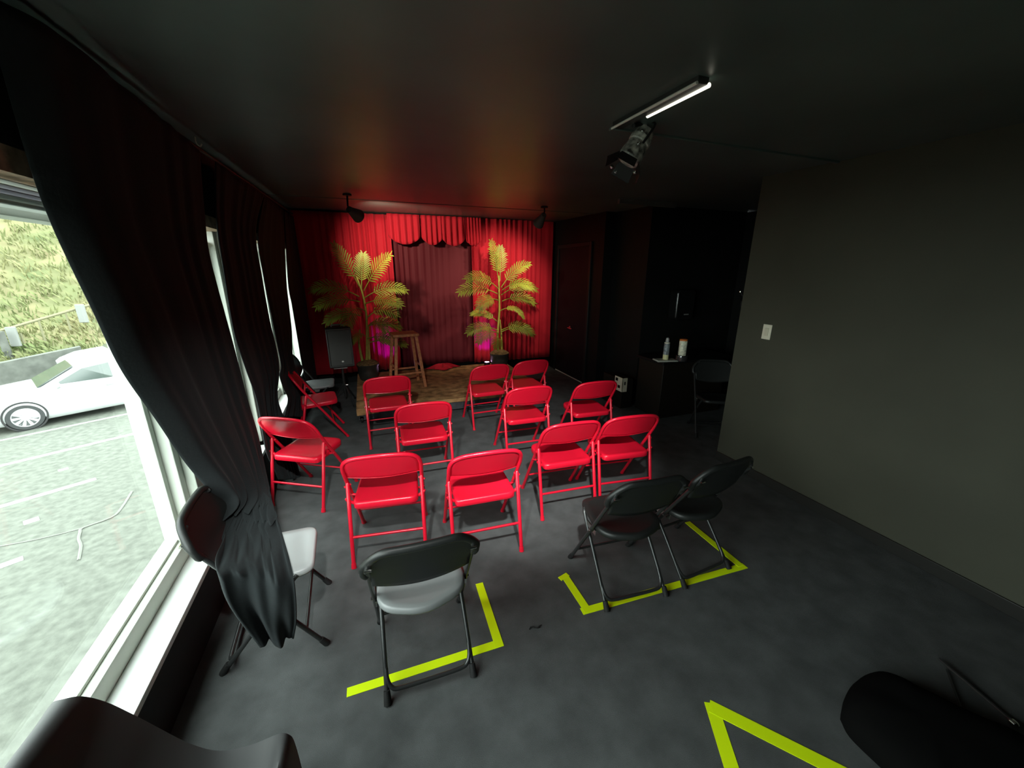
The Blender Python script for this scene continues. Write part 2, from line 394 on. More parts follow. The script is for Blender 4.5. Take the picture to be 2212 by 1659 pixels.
RED = [
 ((0.027, 2.423), -7.7, 'red folding chair directly ahead of the black chair on the left tape mark'),
 ((0.610, 2.245), -3.0, 'red folding chair with two orange light streaks across its backrest'),
 ((0.131, 4.194), 1.0, 'red folding chair in front of the stage left end, next to the speaker stand'),
 ((0.373, 3.262), -1.3, 'red folding chair in the middle of the left block, behind the stage-end chair'),
 ((-0.585, 4.582), -81.9, 'red folding chair seen side-on beside the far window curtain'),
 ((-0.531, 3.246), -30.2, 'red folding chair turned diagonally beside the middle curtain with glare on its seat'),
 ((1.268, 4.321), 1.8, 'red folding chair at the stage front under the right palm'),
 ((1.798, 4.375), 3.3, 'red folding chair at the stage right end, nearest the door'),
 ((1.371, 3.381), -2.2, 'red folding chair directly behind the pair that touches the stage'),
 ((2.059, 3.323), -3.5, 'red folding chair beside the white socket box and dark counter'),
 ((1.325, 2.477), -3.5, 'red folding chair left of the pair just ahead of the two black chairs'),
 ((1.825, 2.439), -6.6, 'red folding chair with a shadowed backrest, right of the pair ahead of the black chairs'),
]
rc = red_chair(); tag(rc, RED[0][2], 'chair', 'red folding chairs facing the stage')
for i, ((x, y), a, lab) in enumerate(RED):
    if i == 0: rc.location = (x, y, 0); rc.rotation_euler = (0, 0, math.radians(a))
    else: dup(rc, (x, y, 0), math.radians(a), lab)

# ------------------------------------------------------------------ black plastic folding chair
def black_chair():
    root = empty('folding_chair')
    for s in (1, -1):
        bm = BM(); tube(bm, smooth_path([(s*0.150, -0.240, 0.768), (s*0.192, -0.240, 0.752), (s*0.208, -0.232, 0.700), (s*0.207, -0.195, 0.650), (s*0.208, 0.0, 0.331), (s*0.2115, 0.196, 0.012)], 5), 0.0105, 10)
        lg = obj('leg', bm, M_grey_steel, root)
        bm = BM(); tube(bm, [(s*0.2118, 0.205, 0.0), (s*0.211, 0.180, 0.040)], [0.0165, 0.0135], 12); obj('foot_cap', bm, M_rubber, lg)
    for s in (1, -1):
        bm = BM(); tube(bm, smooth_path([(s*0.176, 0.125, 0.418), (s*0.184, 0.09, 0.385), (s*0.187, -0.07, 0.20), (s*0.189, -0.224, 0.012)], 5), 0.0105, 10)
        lg = obj('leg', bm, M_grey_steel, root)
        bm = BM(); tube(bm, [(s*0.189, -0.236, 0.0), (s*0.189, -0.206, 0.045)], [0.0170, 0.0135], 12); obj('foot_cap', bm, M_rubber, lg)
    cb = [(0.186, -0.150, 0.105), (0.183, -0.180, 0.072), (0.168, -0.200, 0.048), (0.135, -0.208, 0.038), (0.0, -0.209, 0.036)]
    bm = BM(); tube(bm, smooth_path(cb+[(-p[0], p[1], p[2]) for p in cb[:-1]][::-1], 4), 0.0095, 10); obj('crossbar', bm, M_grey_steel, root)
    bm = BM(); tube(bm, [(-0.205, 0.128, 0.125), (0.205, 0.128, 0.125)], 0.008, 10); obj('crossbar', bm, M_grey_steel, root)
    # moulded backrest: rim that wraps the tubes, thinner web inside
    def zt(u): # top edge
        a = abs(2*u-1); return 0.787-0.085*max(0, (a-0.52)/0.48)**2.2
    def hw(v): return 0.224
    def bf(u, v):
        a = 2*u-1; zb = 0.575-0.028*(1-a*a); z = zb+(zt(u)-zb)*v
        tt = min(1, max(0, (v-0.40)/0.30)); x = a*(0.197+0.025*tt*tt*(3-2*tt)); y = -0.165-0.38*(z-0.57) - 0.020*(1-a*a)
        return Vector((x, y, z))
    bm = BM(); grid(bm, bf, 24, 10); bk = obj('backrest', bm, M_black_plastic, root, solid=0.012)
    rim = [bf(0, 0.58)]+[bf(0, v/6) for v in range(4, 7)]+[bf(u/24, 1) for u in range(1, 24)]+[bf(1, v/6) for v in range(6, 3, -1)]+[bf(1, 0.58)]
    bm = BM(); tube(bm, smooth_path(rim, 2), 0.0165, 10); obj('rim', bm, M_black_plastic, bk)
    for s in (1, -1):
        bm = BM(); tube(bm, [(s*0.188, -0.252, 0.715), (s*0.215, -0.252, 0.715)], 0.006, 8); obj('rivet', bm, M_chrome, bk)
    # moulded seat, D shaped towards the rear
    out = rounded([(-0.172, 0.195), (-0.204, -0.135), (0, -0.212), (0.204, -0.135), (0.172, 0.195)], [0.055, 0.095, 0.08, 0.095, 0.055], 7)
    bm = BM(); rings = []; N = len(out)
    for (k, z) in ((0.95, 0.396), (0.985, 0.398), (1.0, 0.408), (0.99, 0.425), (0.95, 0.432), (0.8, 0.427), (0.5, 0.421), (0.2, 0.419)):
        rings.append([bm.verts.new((p.x*k, p.y*k, z+0.006*p.y/0.19)) for p in out])
    for a, b in zip(rings, rings[1:]):
        for i in range(N): bm.faces.new([a[i], a[(i+1) % N], b[(i+1) % N], b[i]])
    bm.faces.new(rings[-1]); bm.faces.new(rings[0][::-1])
    obj('seat', bm, M_black_plastic, root, angle=60)
    for s in (1, -1):
        bm = BM(); box(bm, s*0.200-0.004, s*0.200+0.004, -0.075, 0.03, 0.372, 0.402); tube(bm, [(s*0.19, -0.035, 0.385), (s*0.222, -0.035, 0.385)], 0.007, 8)
        obj('hinge', bm, M_chrome, root)
    return root
BLK = [
 ((0.121, 1.550), -1.2, 'black folding chair with light painted grey into its seat on the L-shaped tape mark, nearest the camera'),
 ((1.290, 1.620), -4.5, 'black folding chair over the U-shaped tape, left one of the pair'),
 ((1.775, 1.627), 4.4, 'black folding chair over the tape corner by the right wall, partly behind its twin'),
 ((-0.553, 1.923), -87.4, 'black folding chair by the window with glare painted into its seat, a curtain draped over its middle'),
 ((3.62, 3.10), 150.0, 'black folding chair in the dark alcove below the counter'),
 ((-0.655, 5.22), -88.0, 'black folding chair half hidden behind the side-on red chair'),
]
M_lit_seat = mat('grey_moulded_plastic', (0.17, 0.178, 0.178), 0.4, spec=0.5)  # black seat plastic lightened: the light falling on it is in the colour
M_seat_glare = mat('pale_grey_moulded_plastic', (0.50, 0.53, 0.53), 0.35, spec=0.5)  # same black plastic, window glare put into the base colour
def seat_mat(root, M):
    for ch in root.children:
        if ch.name.startswith('seat'):
            ch.material_slots[0].link = 'OBJECT'; ch.material_slots[0].material = M; ch['label'] = 'grey seat'
bc = black_chair(); tag(bc, BLK[0][2], 'chair', 'black folding chairs')
for i, ((x, y), a, lab) in enumerate(BLK):
    if i == 0: bc.location = (x, y, 0); bc.rotation_euler = (0, 0, math.radians(a))
    else:
        b_ = dup(bc, (x, y, 0), math.radians(a), lab)
        if 'window' in lab: seat_mat(b_, M_seat_glare)
        if 'side-on' in lab: seat_mat(b_, M_lit_seat)
seat_mat(bc, M_lit_seat)

# ------------------------------------------------------------------ chair under a stretch cover (bottom left)
qx, qy = -0.565, 0.80
def cover():
    # profile along local y/z: rear hem, up the back, over the top, down to the seat, across, down the front
    prof = [(-0.300, 0.12, 0.215), (-0.290, 0.40, 0.225), (-0.270, 0.62, 0.236), (-0.242, 0.75, 0.228), (-0.215, 0.815, 0.195), (-0.185, 0.832, 0.180),
            (-0.165, 0.81, 0.195), (-0.145, 0.755, 0.215), (-0.105, 0.685, 0.218), (-0.055, 0.605, 0.216), (0.0, 0.530, 0.210), (0.06, 0.475, 0.205), (0.13, 0.458, 0.205),
            (0.195, 0.462, 0.206), (0.222, 0.445, 0.206), (0.232, 0.40, 0.207), (0.236, 0.25, 0.208), (0.238, 0.10, 0.208)]
    P = smooth_path([(p[2], p[0], p[1]) for p in prof], 4)
    n = len(P)-1
    def fn(u, v):
        k = v*n; i = min(int(k), n-1); p = P[i].lerp(P[i+1], k-i)
        w, y, z = p
        a = (u-0.5)*2
        # central band across, then side skirts
        if abs(a) <= 0.6:
            x = a/0.6*w; dz = -0.010*(1-(a/0.6)**2) if 0.5 < v < 0.78 else 0.012*(1-(a/0.6)**2)*(0.25 < v < 0.36)
            return Vector((x, y+0.004*math.sin(9*x+20*y), z+dz))
        s = 1 if a > 0 else -1; t = (abs(a)-0.6)/0.4
        zb = 0.10
        # web between the back and the seat on the side
        drop = (z-zb)*t
        yy = y*(1-0.10*t)
        return Vector((s*(w+0.012*math.sin(PI*t)), yy+0.006*math.sin(14*t+8*y), z-drop))
    bm = BM(); grid(bm, fn, 40, n)
    return bm
cv = obj('covered_chair', cover(), M_grey_cloth, None, angle=60, solid=0.004)
cv.location = (qx, qy, 0); cv.rotation_euler = (0, 0, -PI/2)
tag(cv, 'chair wrapped in charcoal stretch cloth in the bottom left corner by the window', 'chair')

# ------------------------------------------------------------------ bottom right corner: dark bundle and a low stand
def bundle():
    px = [(1818, 1536), (1826, 1503), (1848, 1474), (1890, 1456), (1930, 1464), (1978, 1492), (2061, 1534), (2135, 1568), (2230, 1612), (2330, 1700), (2260, 1830), (2080, 1850), (1990, 1730), (1927, 1659), (1899, 1633), (1839, 1575)]
    P = [onz(p, 0.05) for p in px]; c = sum(P, Vector())/len(P); c.z = 0
    Q = smooth_path(P+[P[0]], 4)[:-1]; n = len(Q)
    bm = BM(); rings = []
    for (k, z) in ((0.985, 0.004), (1.0, 0.03), (0.995, 0.055), (0.95, 0.085), (0.8, 0.115), (0.5, 0.130), (0.2, 0.135)):
        rings.append([bm.verts.new(((q.x-c.x)*k, (q.y-c.y)*k, z+(0.010*mn.noise(Vector((q.x*k*9, q.y*k*9, 2))) if z > 0.02 else 0))) for q in Q])
    for a, b in zip(rings, rings[1:]):
        for i in range(n): bm.faces.new([a[i], a[(i+1) % n], b[(i+1) % n], b[i]])
    bm.faces.new(rings[-1]); bm.faces.new(rings[0][::-1])
    o = obj('cloth_bundle', bm, mat('black_velvet', (0.0035, 0.0035, 0.0035), 0.95, spec=0.05), None, angle=80); o.location = (c.x, c.y, 0)
    tag(o, 'black cloth bundle lying on the carpet in the bottom right corner', 'cloth bundle')
from mathutils import noise as mn
bundle()
ra, rb = onz((2028, 1423), 0.02), onz((2190, 1561), 0.02); rc_, rd_ = onz((2046, 1448), 0.012), onz((2077, 1535), 0.010)
sn = empty('folded_stand', (ra.x, ra.y, 0))
bm = BM(); tube(bm, [Vector((0, 0, 0.02)), Vector((rb.x-ra.x, rb.y-ra.y, 0.02))], 0.006, 8); obj('tube', bm, M_grey_steel, sn)
bm = BM(); tube(bm, [Vector((rc_.x-ra.x, rc_.y-ra.y, 0.013)), Vector((rd_.x-ra.x, rd_.y-ra.y, 0.010))], 0.005, 8); obj('brace', bm, M_grey_steel, sn)
bm = BM(); lathe(bm, [(0.006, -0.016), (0.014, -0.008), (0.014, 0.008), (0.006, 0.016)], 12, (rb.x-ra.x, rb.y-ra.y, 0.017), align(ra, rb)); obj('foot_cap', bm, M_chrome, sn)
tag(sn, 'thin dark folded stand with a shiny foot lying beside the cloth bundle', 'stand')

# ------------------------------------------------------------------ tape marks on the carpet
def strip(bm, a, b, w, z=0.0022, ea=0, eb=0):
    a = Vector((*a, 0)); b = Vector((*b, 0)); d = (b-a).normalized(); n = Vector((-d.y, d.x, 0))*w/2
    pa = [a-n, a+n, b+n, b-n]
    hexa(bm, [(p.x, p.y, 0.0004) for p in pa], [(p.x, p.y, z) for p in pa])
def tape(name, segs, label):
    cx = sum(s[0][0] for s in segs)/len(segs); cy = sum(s[0][1] for s in segs)/len(segs)
    r = empty('floor_tape', (cx, cy, 0))
    for k, (a, b, w) in enumerate(segs):
        bm = BM(); strip(bm, (a[0]-cx, a[1]-cy), (b[0]-cx, b[1]-cy), w, 0.0018+0.0009*k)
        obj('tape_strip', bm, M_tape, r, smooth=False)
    tag(r, label, 'tape mark', 'yellow tape marks on the carpet')
tape('a', [((-0.24, 1.433), (0.485, 1.424), 0.042), ((0.463, 1.405), (0.478, 1.832), 0.044)], 'yellow tape corner under the single black chair')
tape('b', [((0.951, 1.446), (2.10, 1.390), 0.044), ((0.985, 1.430), (0.985, 1.715), 0.044), ((2.072, 1.395), (2.090, 1.865), 0.044), ((0.945, 1.695), (1.008, 1.712), 0.03)], 'yellow tape bracket under the pair of black chairs')
tape('c', [((1.237, 0.842), (0.97, 0.36), 0.055), ((1.222, 0.835), (1.60, 0.36), 0.055)], 'yellow tape forming a pointed corner at the bottom of the photo')

# ------------------------------------------------------------------ stage
sx0, sx1, sy0, sy1, sz = -0.22, 2.26, 4.74, 6.45, 0.2
st = empty('stage_platform', ((sx0+sx1)/2, (sy0+sy1)/2, 0)); stx, sty = -(sx0+sx1)/2, -(sy0+sy1)/2
bm = BM(); box(bm, sx0+0.015+stx, sx1-0.015+stx, sy0+0.02+sty, sy1+sty, 0.035, sz-0.012); obj('skirt', bm, M_stage_skirt, st, bevel=0.004)
from mathutils import noise as mn
def deck(u, v):
    x = sx0+(sx1-sx0)*u; y = sy0-0.012+(sy1-sy0+0.012)*v
    e = max(0, 1-(y-sy0)/0.9)
    wr = mn.noise(Vector((x*3.1+2, y*9, 1.3)))*0.022*e + mn.noise(Vector((x*9, y*11, 3)))*0.009*(0.3+e)
    z = sz+max(wr, -0.008)*min(1, v*14)
    return (x+stx, y+sty+0.01*mn.noise(Vector((x*4, 0, 5)))*(v < 0.01), z)
bm = BM(); V = grid(bm, deck, 110, 80)
# hanging front lip of the cloth
def lip(u, v):
    x = sx0+(sx1-sx0)*u; d = (0.05+0.025*mn.noise(Vector((x*2.2, 4, 0))))*(1 if x > 0.05 else 1.6)
    return (x+stx, sy0-0.014-0.006*math.sin(x*23)*v+0.01*mn.noise(Vector((x*4, 0, 5)))*(1-v)+sty, sz-0.002-d*v)
grid(bm, lip, 110, 4)
obj('stage_cloth', bm, M_brown_cloth, st, angle=80, recalc=False)
for cx_, cy_ in ((-0.17, 4.78), (2.20, 4.80), (-0.17, 6.3), (2.20, 6.3)):
    bm = BM(); lathe(bm, [(0.032, -0.014), (0.036, -0.008), (0.036, 0.008), (0.032, 0.014)], 16, (cx_+stx, cy_+sty, 0.037), align((0, 0, 0), (1, 0, 0)))
    box(bm, cx_+stx-0.022, cx_+stx+0.022, cy_+sty-0.02, cy_+sty+0.02, 0.05, 0.085); obj('caster', bm, M_black_matte, st)
tag(st, 'low stage covered in wrinkled brown cloth with a dark skirt', 'stage')

# ------------------------------------------------------------------ stage drapes
def drape(name, x0, x1, z0, z1, y, n, amp, M, label, cat='curtain', bottom=None, group=None, jit=1.0, thick=0.006, nu=None):
    ph = [random.uniform(0, 6.28) for _ in range(6)]
    fl = []; acc = 0
    for k in range(n): acc += random.uniform(0.7, 1.3); fl.append(acc)
    def warp(u): return n*(u+0.035*math.sin(7*u+ph[0])+0.02*math.sin(17*u+ph[1]))
    nu = nu or n*10
    def fn(u, v):
        a = amp*(0.55+0.45*v)*(0.7+0.5*math.sin(5*u+ph[2]))
        k = warp(u)*2*PI
        yy = y-a*(math.sin(k)+0.35*math.sin(2.3*k+ph[3])+0.15*jit*math.sin(k*0.5+5*v+ph[4]))
        zb = z0 if bottom is None else bottom(u)
        return (x0+(x1-x0)*u+0.3*a*math.cos(k), yy, z1+(zb-z1)*v)
    bm = BM(); grid(bm, fn, nu, 18)
    o = obj(name, bm, M, None, angle=70, solid=thick)
    return tag(o, label, cat, group)
drape('stage_drape', -0.86, 0.46, 0.215, 2.585, 6.53, 13, 0.030, M_red_drape, 'red stage curtain panel left of the dark centre, behind the left palm', group='red stage curtains')
drape('stage_drape', 1.72, 3.20, 0.215, 2.60, 6.53, 14, 0.030, M_red_drape, 'red stage curtain panel right of the dark centre, behind the right palm', group='red stage curtains')
drape('back_drape', 0.30, 1.86, 0.215, 2.57, 6.63, 13, 0.022, M_maroon, 'dark maroon curtain hanging at the middle of the stage')
vl = empty('valance', (1.08, 6.45, 2.6))
for (a, b, lo, hi, n) in ((0.42, 0.90, 2.165, 2.29, 5), (0.915, 1.235, 2.165, 2.28, 4), (1.22, 1.60, 2.16, 2.28, 4), (1.61, 1.86, 2.17, 2.26, 5)):
    ph = random.uniform(0, 6)
    def fn(u, v, a=a, b=b, lo=lo, hi=hi, n=n, ph=ph):
        zb = hi-(hi-lo)*math.sin(PI*min(max(u, 0), 1))**0.7
        k = n*2*PI*u+ph
        return (a+(b-a)*u-1.08, 6.452-6.45-0.022*math.sin(k)*(0.5+0.5*v)-0.012*math.sin(PI*u)*v, (2.595-2.6)+(zb-2.595)*v)
    bm = BM(); grid(bm, fn, 44, 10); obj('swag', bm, M_red_drape, vl, angle=70, solid=0.006)
tag(vl, 'scalloped bright red valance across the top of the stage curtains', 'valance')
rod = BM(); tube(rod, [(-0.86, 6.585, 2.555), (3.245, 6.585, 2.60)], 0.012, 10); ro = obj('curtain_rod', rod, M_chrome); tag(ro, 'thin metal rod carrying the red stage curtains, its bright tip at the right end', 'curtain rod')
# crumpled red cloth on the stage
bm = BM()
def crumple(u, v):
    a = 2*PI*u; r = 0.16*v*(1+0.35*math.sin(3*a)+0.2*math.sin(7*a))
    return (1.4*r*math.cos(a), 0.6*r*math.sin(a), 0.012+0.045*(1-v)**0.8*(1+0.8*math.sin(5*a+3*v))+0.02*abs(math.sin(9*a))*v*(1-v)*4)
grid(bm, crumple, 40, 8); o = obj('crumpled_cloth', bm, M_red_drape, None, solid=0.004); o.location = (1.12, 6.32, 0.205)
tag(o, 'crumpled red cloth lying at the back of the stage by the maroon curtain', 'cloth')

# ------------------------------------------------------------------ potted palms
def frond(bm, base, d, L, droop, wid, n=14, twist=0.0):
    base = Vector(base); d = Vector(d).normalized(); pts = []; cur = base.copy(); dirv = d.copy()
    N = 14
    for i in range(N+1):
        pts.append(cur.copy()); dirv = (dirv+Vector((0, 0, -droop/N*(0.5+1.2*i/N)))).normalized(); cur = cur+dirv*(L/N)
    tube(bm, pts, [0.007*(1-0.8*i/N)+0.0015 for i in range(N+1)], 6)
    up = Vector((0, 0, 1))
    for k in range(n):
        t = 0.26+0.74*k/(n-1); f = t*N; i = min(int(f), N-1); p = pts[i].lerp(pts[i+1], f-i)
        tan = (pts[i+1]-pts[i]).normalized(); sidev = tan.cross(Vector((0.05, -0.75, 0.65)))
        if sidev.length < 0.1: sidev = Vector((1, 0, 0))
        sidev.normalize(); nn = sidev.cross(tan)
        ll = wid*(0.55+0.45*math.sin(PI*min(1, (t-0.2)/0.72)))*random.uniform(0.88, 1.1)
        if t > 0.93: ll *= 0.8
        for s in (-1, 1):
            dr = (sidev*s*(1-0.30*t)+tan*(0.50+0.55*t)+nn*(0.12*math.cos(twist))).normalized()
            w = 0.009
            wv = dr.cross(nn).normalized()*w
            q0 = p; q1 = p+dr*ll*0.35; q2 = p+dr*ll*0.75+Vector((0, 0, -0.03*ll)); q3 = p+dr*ll+Vector((0, 0, -0.16*ll))
            a = bm.verts.new(q0-wv*0.35); b = bm.verts.new(q0+wv*0.35)
            c = bm.verts.new(q1+wv); e = bm.verts.new(q1-wv)
            g = bm.verts.new(q2+wv*0.8); h = bm.verts.new(q2-wv*0.8); tip = bm.verts.new(q3)
            bm.faces.new([a, b, c, e]); bm.faces.new([e, c, g, h]); bm.faces.new([h, g, tip])
def palm(loc, fronds, stems, label, potr=0.15, poth=0.24):
    r = empty('potted_palm', loc)
    bm = BM(); lathe(bm, [(potr*0.78, 0), (potr*0.86, 0.02), (potr, poth*0.55), (potr*0.98, poth*0.8), (potr*1.08, poth*0.9), (potr*1.08, poth), (potr*0.95, poth), (potr*0.93, poth*0.85)], 28); obj('pot', bm, M_pot, r)
    bm = BM(); lathe(bm, [(potr*1.05, poth*0.93), (potr*1.07, poth+0.005), (potr*0.8, poth+0.035), (potr*0.4, poth+0.055), (0.005, poth+0.06)], 24)
    for v in bm.verts: v.co += Vector((random.uniform(-1, 1), random.uniform(-1, 1), random.uniform(-1, 1)))*0.006
    obj('moss', bm, M_moss, r)
    for s in stems:
        bm = BM(); P = smooth_path(s, 5); tube(bm, P, [0.021-0.010*i/(len(P)-1) for i in range(len(P))], 9); obj('stem', bm, M_stem, r)
    for (b, d, L, dp, w) in fronds:
        bm = BM(); frond(bm, b, d, L, dp, w); obj('frond', bm, M_leaf, r, smooth=False, recalc=False)
    tag(r, label, 'potted palm', 'potted palms on the stage')
    return r
# left palm; local coordinates from the pot base on the stage
palm((-0.05, 6.05, 0.207), [
    ((0.0, 0, 1.35), (-0.30, 0.02, 0.72), 0.62, 0.25, 0.19),
    ((0.05, -0.02, 1.30), (0.42, -0.30, 0.75), 0.66, 0.55, 0.20),
    ((0.02, -0.02, 1.32), (0.10, 0.10, 0.9), 0.48, 0.5, 0.18),
    ((-0.02, -0.02, 1.22), (-0.85, -0.05, 0.55), 0.62, 0.9, 0.20),
    ((-0.02, -0.03, 1.15), (-0.8, -0.25, 0.25), 0.58, 0.8, 0.18),
    ((0.05, -0.02, 1.20), (0.85, -0.10, 0.60), 0.60, 1.0, 0.19),
    ((0.05, -0.05, 1.12), (0.7, -0.5, 0.35), 0.58, 0.9, 0.18),
    ((0.04, -0.05, 1.02), (-0.40, -0.65, 0.45), 0.60, 2.2, 0.18),
    ((-0.02, -0.02, 0.95), (-0.9, 0.0, 0.35), 0.50, 1.2, 0.17),
    ((0.06, 0.02, 0.92), (0.6, -0.3, 0.6), 0.50, 1.6, 0.17),
    ((0.06, -0.05, 0.80), (0.35, -0.6, 0.55), 0.50, 1.7, 0.16),
    ((0.04, 0.05, 0.78), (0.75, 0.15, 0.35), 0.52, 1.2, 0.16),
    ((0.03, -0.05, 0.62), (0.65, -0.45, 0.30), 0.48, 1.1, 0.15),
    ((0.0, -0.03, 0.66), (-0.35, -0.6, 0.5), 0.42, 1.7, 0.15),
    ((0.05, 0.03, 0.55), (0.9, 0.1, 0.2), 0.55, 0.8, 0.15)],
    [[(-0.01, 0, 0.27), (0.02, -0.01, 0.55), (0.05, -0.02, 0.95), (0.03, -0.02, 1.25), (-0.03, 0, 1.5)],
     [(-0.07, 0.01, 0.27), (-0.09, 0.02, 0.55), (-0.06, 0.02, 0.75)],
     [(0.03, 0.02, 0.27), (0.04, 0.02, 0.5), (0.06, 0.02, 0.8)]],
    'tall potted palm between the speaker and the wooden stool')
palm((2.05, 6.12, 0.207), [
    ((0.0, 0, 1.42), (-0.18, -0.08, 0.9), 0.60, 0.35, 0.17),
    ((0.02, 0, 1.42), (0.06, 0.12, 0.95), 0.52, 0.2, 0.17),
    ((-0.02, -0.03, 1.30), (-0.72, -0.30, 0.62), 0.66, 1.0, 0.20),
    ((-0.03, -0.01, 1.22), (-0.80, -0.10, 0.40), 0.66, 0.9, 0.20),
    ((-0.03, -0.04, 1.12), (-0.65, -0.45, 0.25), 0.52, 1.1, 0.18),
    ((0.03, -0.03, 1.32), (0.45, -0.20, 0.75), 0.58, 0.9, 0.18),
    ((0.04, -0.06, 1.28), (0.50, -0.55, 0.55), 0.55, 1.3, 0.18),
    ((0.04, 0.0, 1.20), (0.85, 0.05, 0.55), 0.66, 1.0, 0.20),
    ((0.04, -0.03, 1.10), (0.75, -0.15, 0.35), 0.56, 1.1, 0.18),
    ((0.02, -0.02, 0.95), (0.6, -0.45, 0.45), 0.46, 1.9, 0.09),
    ((-0.02, -0.02, 0.62), (-0.8, -0.15, 0.45), 0.58, 1.1, 0.17),
    ((-0.02, -0.04, 0.58), (-0.65, -0.45, 0.35), 0.58, 1.2, 0.17),
    ((0.02, -0.04, 0.60), (0.65, -0.35, 0.40), 0.56, 1.2, 0.17),
    ((0.03, 0.0, 0.62), (0.85, 0.05, 0.40), 0.58, 1.1, 0.17),
    ((-0.02, -0.05, 0.50), (-0.35, -0.75, 0.30), 0.45, 1.2, 0.15),
    ((0.0, 0.02, 0.75), (-0.5, 0.3, 0.5), 0.5, 1.0, 0.15)],
    [[(-0.02, 0, 0.27), (-0.03, -0.01, 0.55), (0.0, -0.02, 0.95), (0.0, -0.01, 1.25), (0.0, 0, 1.5)],
     [(0.05, 0.01, 0.27), (0.04, 0.01, 0.55), (0.02, 0.01, 0.8)]],
    'tall potted palm with lit yellow leaves right of the maroon curtain')

# ------------------------------------------------------------------ wooden stool
sl = empty('bar_stool', (0.46, 5.52, 0.207), math.radians(8))
bm = BM(); box(bm, -0.175, 0.175, -0.16, 0.16, 0.715, 0.755); obj('seat', bm, M_stool, sl, bevel=0.012)
for sx_ in (-1, 1):
    for sy_ in (-1, 1):
        bm = BM(); t = (sx_*0.135, sy_*0.12, 0.72); b = (sx_*0.205, sy_*0.19, 0.0)
        w = 0.019
        hexa(bm, [(b[0]-w, b[1]-w, 0), (b[0]+w, b[1]-w, 0), (b[0]+w, b[1]+w, 0), (b[0]-w, b[1]+w, 0)], [(t[0]-w, t[1]-w, t[2]), (t[0]+w, t[1]-w, t[2]), (t[0]+w, t[1]+w, t[2]), (t[0]-w, t[1]+w, t[2])])
        obj('leg', bm, M_stool, sl, smooth=False, bevel=0.003)
for (a, b) in (((-0.185, -0.168, 0.21), (0.185, -0.168, 0.21)), ((-0.185, 0.168, 0.21), (0.185, 0.168, 0.21)), ((-0.175, -0.16, 0.30), (-0.175, 0.16, 0.30)), ((0.175, -0.16, 0.30), (0.175, 0.16, 0.30))):
    bm = BM(); tube(bm, [a, b], 0.014, 8); obj('stretcher', bm, M_stool, sl)
tag(sl, 'reddish brown wooden bar stool standing on the stage', 'stool')

# ------------------------------------------------------------------ speaker on its stand
sp = empty('loudspeaker', (-0.375, 5.60, 0.545), math.radians(6))
bm = BM()
o8 = rounded([(-0.155, -0.13), (0.155, -0.13), (0.10, 0.13), (-0.10, 0.13)], [0.02, 0.02, 0.03, 0.03], 4); prism(bm, o8, 0.0, 0.53)
obj('cabinet', bm, M_black_matte, sp, bevel=0.012)
bm = BM(); box(bm, -0.132, 0.132, -0.140, -0.128, 0.03, 0.50); obj('grille', bm, M_grille, sp, bevel=0.006)
bm = BM()
for (a, b, c, d) in ((-0.152, -0.132, 0.012, 0.518), (0.132, 0.152, 0.012, 0.518), (-0.152, 0.152, 0.500, 0.518), (-0.152, 0.152, 0.012, 0.030)): box(bm, a, b, -0.146, -0.125, c, d)
obj('bezel', bm, mat('dark_grey_bezel', (0.05, 0.05, 0.048), 0.35), sp, bevel=0.006)
bm = BM(); tube(bm, smooth_path([(-0.07, 0.0, 0.53), (-0.06, 0.0, 0.552), (0.06, 0.0, 0.552), (0.07, 0.0, 0.53)], 4), 0.010, 8); obj('handle', bm, mat('grey_handle', (0.12, 0.11, 0.10), 0.4), sp)
bm = BM(); prism(bm, rounded([(-0.014, -0.009), (0.014, -0.009), (0.011, 0.010), (-0.011, 0.010)], [0.006]*4, 4), 0, 0.004)
bd = obj('badge', bm, M_badge, sp); bd.location = (0.012, -0.140, 0.085); bd.rotation_euler = (PI/2, 0, 0)
tag(sp, 'black loudspeaker with a small white badge, left of the palm', 'loudspeaker')
ss = empty('speaker_stand', (-0.375, 5.60, 0))
bm = BM(); tube(bm, [(0, 0, 0.10), (0, 0, 0.545)], 0.016, 10); obj('pole', bm, mat('stand_tube', (0.05, 0.05, 0.05), 0.3, metal=0.5), ss)
for k in range(3):
    a = math.radians(60+120*k); bm = BM(); tube(bm, [(0, 0, 0.30), (0.22*math.cos(a), 0.22*math.sin(a), 0.012)], 0.010, 8); lg = obj('leg', bm, M_grey_steel, ss)
    bm = BM(); tube(bm, [(0.225*math.cos(a), 0.225*math.sin(a), 0.0), (0.205*math.cos(a), 0.205*math.sin(a), 0.028)], 0.014, 8); obj('foot_cap', bm, M_rubber, lg)
bm = BM(); box(bm, -0.10, 0.07, -0.09, 0.09, 0.522, 0.540); obj('top_plate', bm, mat('pale_steel_plate', (0.30, 0.29, 0.27), 0.4), ss, bevel=0.003)
bm = BM(); tube(bm, [(0.016, 0, 0.27), (0.05, 0, 0.27)], 0.010, 8); obj('knob', bm, M_chrome, ss)
tag(ss, 'tripod stand holding up the black loudspeaker', 'speaker stand')

